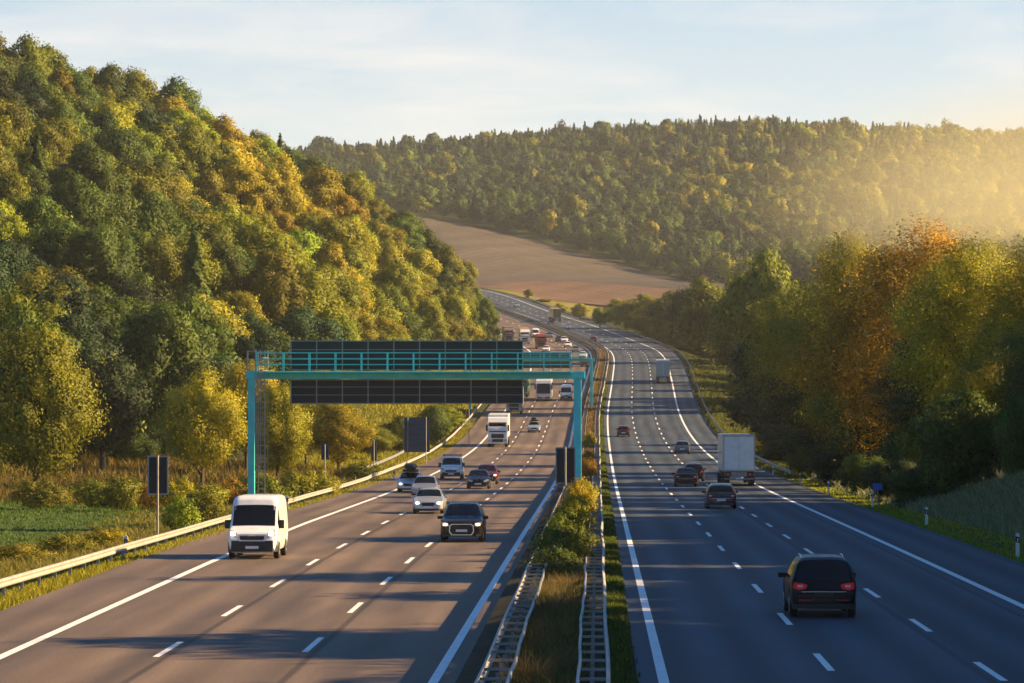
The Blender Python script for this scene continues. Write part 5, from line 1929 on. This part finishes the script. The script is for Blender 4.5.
car('suv', 'dark red off-road car just behind the black sedan', 486.5, 484.5, -1, P_RED, ON, -1, lamps=M_lamp_on, scale=.93)
car('hatch', 'small pale blue car with a dark roof box', 534, 432.5, -1, P_PALEBLUE, ON, -1, roofbox=(-.9, .9, .85, .45, M_trim), lod=1)
truck(497.5, 447, -1, -1, 'white lorry coming under the right half of the gantry sign', ON, paint('lorry_white', (.80, .80, .78), .4), paint('lorry_white', (.8, .8, .78), .4), 12.5, 3.95)
truck(514, 414, -1, -1, 'grey lorry half hidden under the gantry sign edge', ON, paint('lorry_grey', (.28, .29, .30), .4), paint('lorry_grey', (.28, .29, .30), .4), 11, 3.9)
coach(543.5, 401.5, -1, -1, 'white and grey coach right of the gantry sign', ON, paint('coach_white', (.66, .67, .68), .35))
car('van', 'white van right of the white and grey coach beside the teal leg', 566, 400.5, -1, P_WHITE, ON, -1, cat='van', lod=1)
truck(520.5, 397.5, -1, -1, 'green lorry mostly hidden by the gantry sign', ON, paint('lorry_green', (.03, .16, .09), .4), paint('lorry_green', (.03, .16, .09), .4), 11, 3.8)
# queue on the far bend
truck(509, 342, -1, -1, 'dull brown lorry at the left end of the queue by the trees', ON, paint('lorry_brown', (.27, .17, .13), .4), paint('lorry_brown', (.27, .17, .13), .4), 13, 3.9)
truck(525, 344, -1, -1, 'white cab lorry with tan box in the queue', ON, paint('lorry_white', (.8, .8, .78), .4), paint('tan_tarpaulin', (.50, .34, .17), .6), 14, 3.9)
car('van', 'pale van between the white cab lorry and the red lorry', 536, 338, -1, P_WHITE, ON, -1, cat='van', lod=1)
truck(541, 349, -1, -1, 'red lorry with pale roof in the queue', ON, paint('lorry_red', (.30, .045, .035), .4), paint('lorry_red', (.30, .045, .035), .4), 9, 3.3)
for kd, lab, px, py, c in [
    ('sedan', 'white car right behind the red lorry front above the gantry rail', 546, 352, P_WHITE), ('hatch', 'dark grey car in the queue beyond the red lorry', 550, 338, P_GREY),
    ('estate', 'dark car left of the two white queueing cars', 559.5, 342, P_BLACK), ('estate', 'first white car of the queue file along the median', 564.5, 342.5, P_WHITE),
    ('sedan', 'white car in front of another in the queue file', 568, 347.5, P_WHITE), ('hatch', 'grey car below the white queueing cars', 576, 352.5, P_GREY),
    ('sedan', 'white car just above the far gantry beam', 583, 358.5, P_WHITE), ('hatch', 'dark car seen between the two gantry beams', 585, 367, P_BLACK)]:
    car(kd, lab, px, py, -1, c, ON, -1, lod=1)
# right carriageway
car('minivan', 'black minivan in the foreground on the right carriageway', 824, 618.5, 1, P_BLACK, OFF, 1, lamps='tail', cat='car')
car('estate', 'dark estate car behind the box lorry in the next lane', 721.5, 509, 1, ('dark_blue', (.020, .028, .040), .3), OFF, 1)
car('sedan', 'black sedan beside the box lorry', 686.5, 487, 1, P_BLACK, OFF, 1)
car('hatch', 'dark brown car hidden behind the black sedan', 694, 481.5, 1, P_BROWN, OFF, 1)
car('hatch', 'grey blue car ahead of the box lorry', 682.5, 454, 1, P_BLUE, OFF, 1, lod=1)
car('hatch', 'dark red car in the left lane of the right carriageway', 623.5, 437, 1, ('wine', (.10, .015, .015), .3), OFF, 1, lod=1)
truck(739, 486, 1, 1, 'box lorry with pale grey rear doors in the right lane', OFF, paint('lorry_white', (.8, .8, .78), .4), paint('trailer_white', (.62, .60, .56), .45), 15, 4.0, 'plain', 'lorry', paint('trailer_door', (.82, .84, .86), .4, 0, .2))
truck(663, 383, 1, 1, 'far lorry with pale teal striped rear bars', OFF, paint('lorry_white', (.8, .8, .78), .4), paint('trailer_pale_teal', (.50, .60, .58), .45), 12, 4.0, 'bars')
car('hatch', 'dark red car at the start of the far bend', 593.5, 342, 1, ('wine', (.10, .015, .015), .3), OFF, 1, lod=1)
car('sedan', 'white car below the yellow lorry on the far bend', 567, 329.5, 1, P_PALEBLUE, OFF, 1, lod=1)
car('hatch', 'dark car just left of the white car on the far bend', 551, 325, 1, P_BROWN, OFF, 1, lod=1)
truck(557, 322, 1, 1, 'yellow box lorry on the far bend', OFF, paint('lorry_cream', (.6, .45, .2), .4), paint('box_yellow', (.52, .36, .13), .5), 12, 4.0, 'plain', 'lorry', paint('box_rear_olive', (.16, .14, .06), .5))
car('sedan', 'silver car highest up on the far bend', 517, 307.5, 1, P_SILVER, OFF, 1, lod=1)
# ------------------------------------------------------------------ light, sky, air
SUN_EL, SUN_AZ = math.radians(24), math.radians(84)     # azimuth from the view down the valley towards the right
sd = bpy.data.lights.new('sun', 'SUN')
sd.energy = 5.0
sd.angle = math.radians(0.5)
sd.color = (1.0, 0.68, 0.32)
so = bpy.data.objects.new('sun', sd)
C.objects.link(so)
to_sun = Vector((math.sin(SUN_AZ) * math.cos(SUN_EL), math.cos(SUN_AZ) * math.cos(SUN_EL), math.sin(SUN_EL)))
so.rotation_euler = to_sun.to_track_quat('Z', 'Y').to_euler()
so.location = (60, 0, 80)

wd = bpy.data.worlds.new('World')
SC.world = wd
wd.use_nodes = True
nt = wd.node_tree
for n in list(nt.nodes):
    nt.nodes.remove(n)
wo = nt.nodes.new('ShaderNodeOutputWorld')
bg = nt.nodes.new('ShaderNodeBackground')
bg.inputs['Strength'].default_value = 0.05
sky = nt.nodes.new('ShaderNodeTexSky')
sky.sky_type = 'NISHITA'
sky.sun_disc = False
sky.sun_elevation = SUN_EL
sky.sun_rotation = SUN_AZ
sky.altitude = 300
sky.air_density = 1.0
sky.dust_density = 0.3
sky.ozone_density = 4.0
tc = nt.nodes.new('ShaderNodeTexCoord')
mp = nt.nodes.new('ShaderNodeMapping')
mp.inputs['Scale'].default_value = (9, 9, 42)
mp.inputs['Rotation'].default_value = (0, math.radians(6), 0)
nt.links.new(tc.outputs['Generated'], mp.inputs['Vector'])
nz = nt.nodes.new('ShaderNodeTexNoise')
nz.inputs['Scale'].default_value = 1.6
nz.inputs['Detail'].default_value = 7
nz.inputs['Roughness'].default_value = 0.6
nz.inputs['Distortion'].default_value = 0.4
nt.links.new(mp.outputs[0], nz.inputs['Vector'])
cr_ = nt.nodes.new('ShaderNodeMapRange')          # thin cirrus: from a light veil to wisps
cr_.inputs['From Min'].default_value = 0.45
cr_.inputs['From Max'].default_value = 0.72
cr_.inputs['To Min'].default_value = 0.62
cr_.inputs['To Max'].default_value = 1.0
nt.links.new(nz.outputs['Fac'], cr_.inputs['Value'])
sx = nt.nodes.new('ShaderNodeSeparateXYZ')
nt.links.new(tc.outputs['Generated'], sx.inputs[0])
low = nt.nodes.new('ShaderNodeMapRange')            # the veil lies low over the horizon
low.interpolation_type = 'SMOOTHSTEP'
low.inputs['From Min'].default_value = 0.04
low.inputs['From Max'].default_value = 0.21
low.inputs['To Min'].default_value = 1.0
low.inputs['To Max'].default_value = 0.05
nt.links.new(sx.outputs['Z'], low.inputs['Value'])
vf = nt.nodes.new('ShaderNodeMath'); vf.operation = 'MULTIPLY'
nt.links.new(cr_.outputs[0], vf.inputs[0]); nt.links.new(low.outputs[0], vf.inputs[1])
hs = nt.nodes.new('ShaderNodeHueSaturation')
hs.inputs['Saturation'].default_value = 1.45
nt.links.new(sky.outputs[0], hs.inputs['Color'])
mx = nt.nodes.new('ShaderNodeMix')
mx.data_type = 'RGBA'
mx.inputs['B'].default_value = (6.8, 6.35, 5.95, 1)
nt.links.new(vf.outputs[0], mx.inputs['Factor'])
nt.links.new(hs.outputs[0], mx.inputs['A'])
nt.links.new(mx.outputs['Result'], bg.inputs['Color'])
nt.links.new(bg.outputs[0], wo.inputs['Surface'])

hm, nt, out = new_mat('valley_haze')
pv = nt.nodes.new('ShaderNodeVolumePrincipled')
pv.inputs['Color'].default_value = (0.86, 0.90, 0.92, 1)
pv.inputs['Density'].default_value = 0.00006
pv.inputs['Anisotropy'].default_value = 0.2
nt.links.new(pv.outputs[0], out.inputs['Volume'])
hz = MB().box(-1560, 1560, -120, 3520, -8, 260).build('haze', hm)
tag(hz, 'thin sunlit haze lying in the valley', 'haze', kind='stuff')

# sunlit mist volume added to imitate the golden glare at the right edge
mm, nt, out = new_mat('glare_volume')
tcm = nt.nodes.new('ShaderNodeTexCoord')
ln = nt.nodes.new('ShaderNodeVectorMath'); ln.operation = 'LENGTH'
nt.links.new(tcm.outputs['Object'], ln.inputs[0])
fo = nt.nodes.new('ShaderNodeMapRange'); fo.interpolation_type = 'SMOOTHSTEP'
fo.inputs['From Min'].default_value = 0.0; fo.inputs['From Max'].default_value = 1.0
fo.inputs['To Min'].default_value = 0.0028; fo.inputs['To Max'].default_value = 0.0
nt.links.new(ln.outputs['Value'], fo.inputs['Value'])
pv = nt.nodes.new('ShaderNodeVolumePrincipled')
pv.inputs['Color'].default_value = (1.0, 0.92, 0.54, 1)
pv.inputs['Anisotropy'].default_value = 0.0
nt.links.new(fo.outputs[0], pv.inputs['Density'])
nt.links.new(pv.outputs[0], out.inputs['Volume'])
mb = bmesh.new()
bmesh.ops.create_icosphere(mb, subdivisions=3, radius=1.0)
me = bpy.data.meshes.new('glare'); mb.to_mesh(me); mb.free()
glare = link_mesh('glare', me, mm)
glare.location = tuple(at(1066, 198, 1600))
glare.scale = (155, 420, 58)
tag(glare, 'added volume giving a golden mist over the side valley behind the right wood', 'glare', kind='stuff')
SC.cycles.volume_step_rate = 4.0
SC.cycles.volume_max_steps = 64

SC.view_settings.view_transform = 'Standard'
SC.view_settings.look = 'None'
SC.view_settings.gamma = 1
SC.view_settings.exposure = 1.65
SC.cycles.use_denoising = True
try:
    SC.cycles.denoiser = 'OPENIMAGEDENOISE'
    SC.cycles.denoising_input_passes = 'RGB_ALBEDO_NORMAL'
except Exception:
    pass
SC.cycles.max_bounces = 5
SC.cycles.diffuse_bounces = 3
SC.cycles.glossy_bounces = 3
SC.cycles.transmission_bounces = 3
SC.cycles.volume_bounces = 0
SC.cycles.transparent_max_bounces = 6
SC.cycles.caustics_reflective = False
SC.cycles.caustics_refractive = False
SC.cycles.sample_clamp_indirect = 4
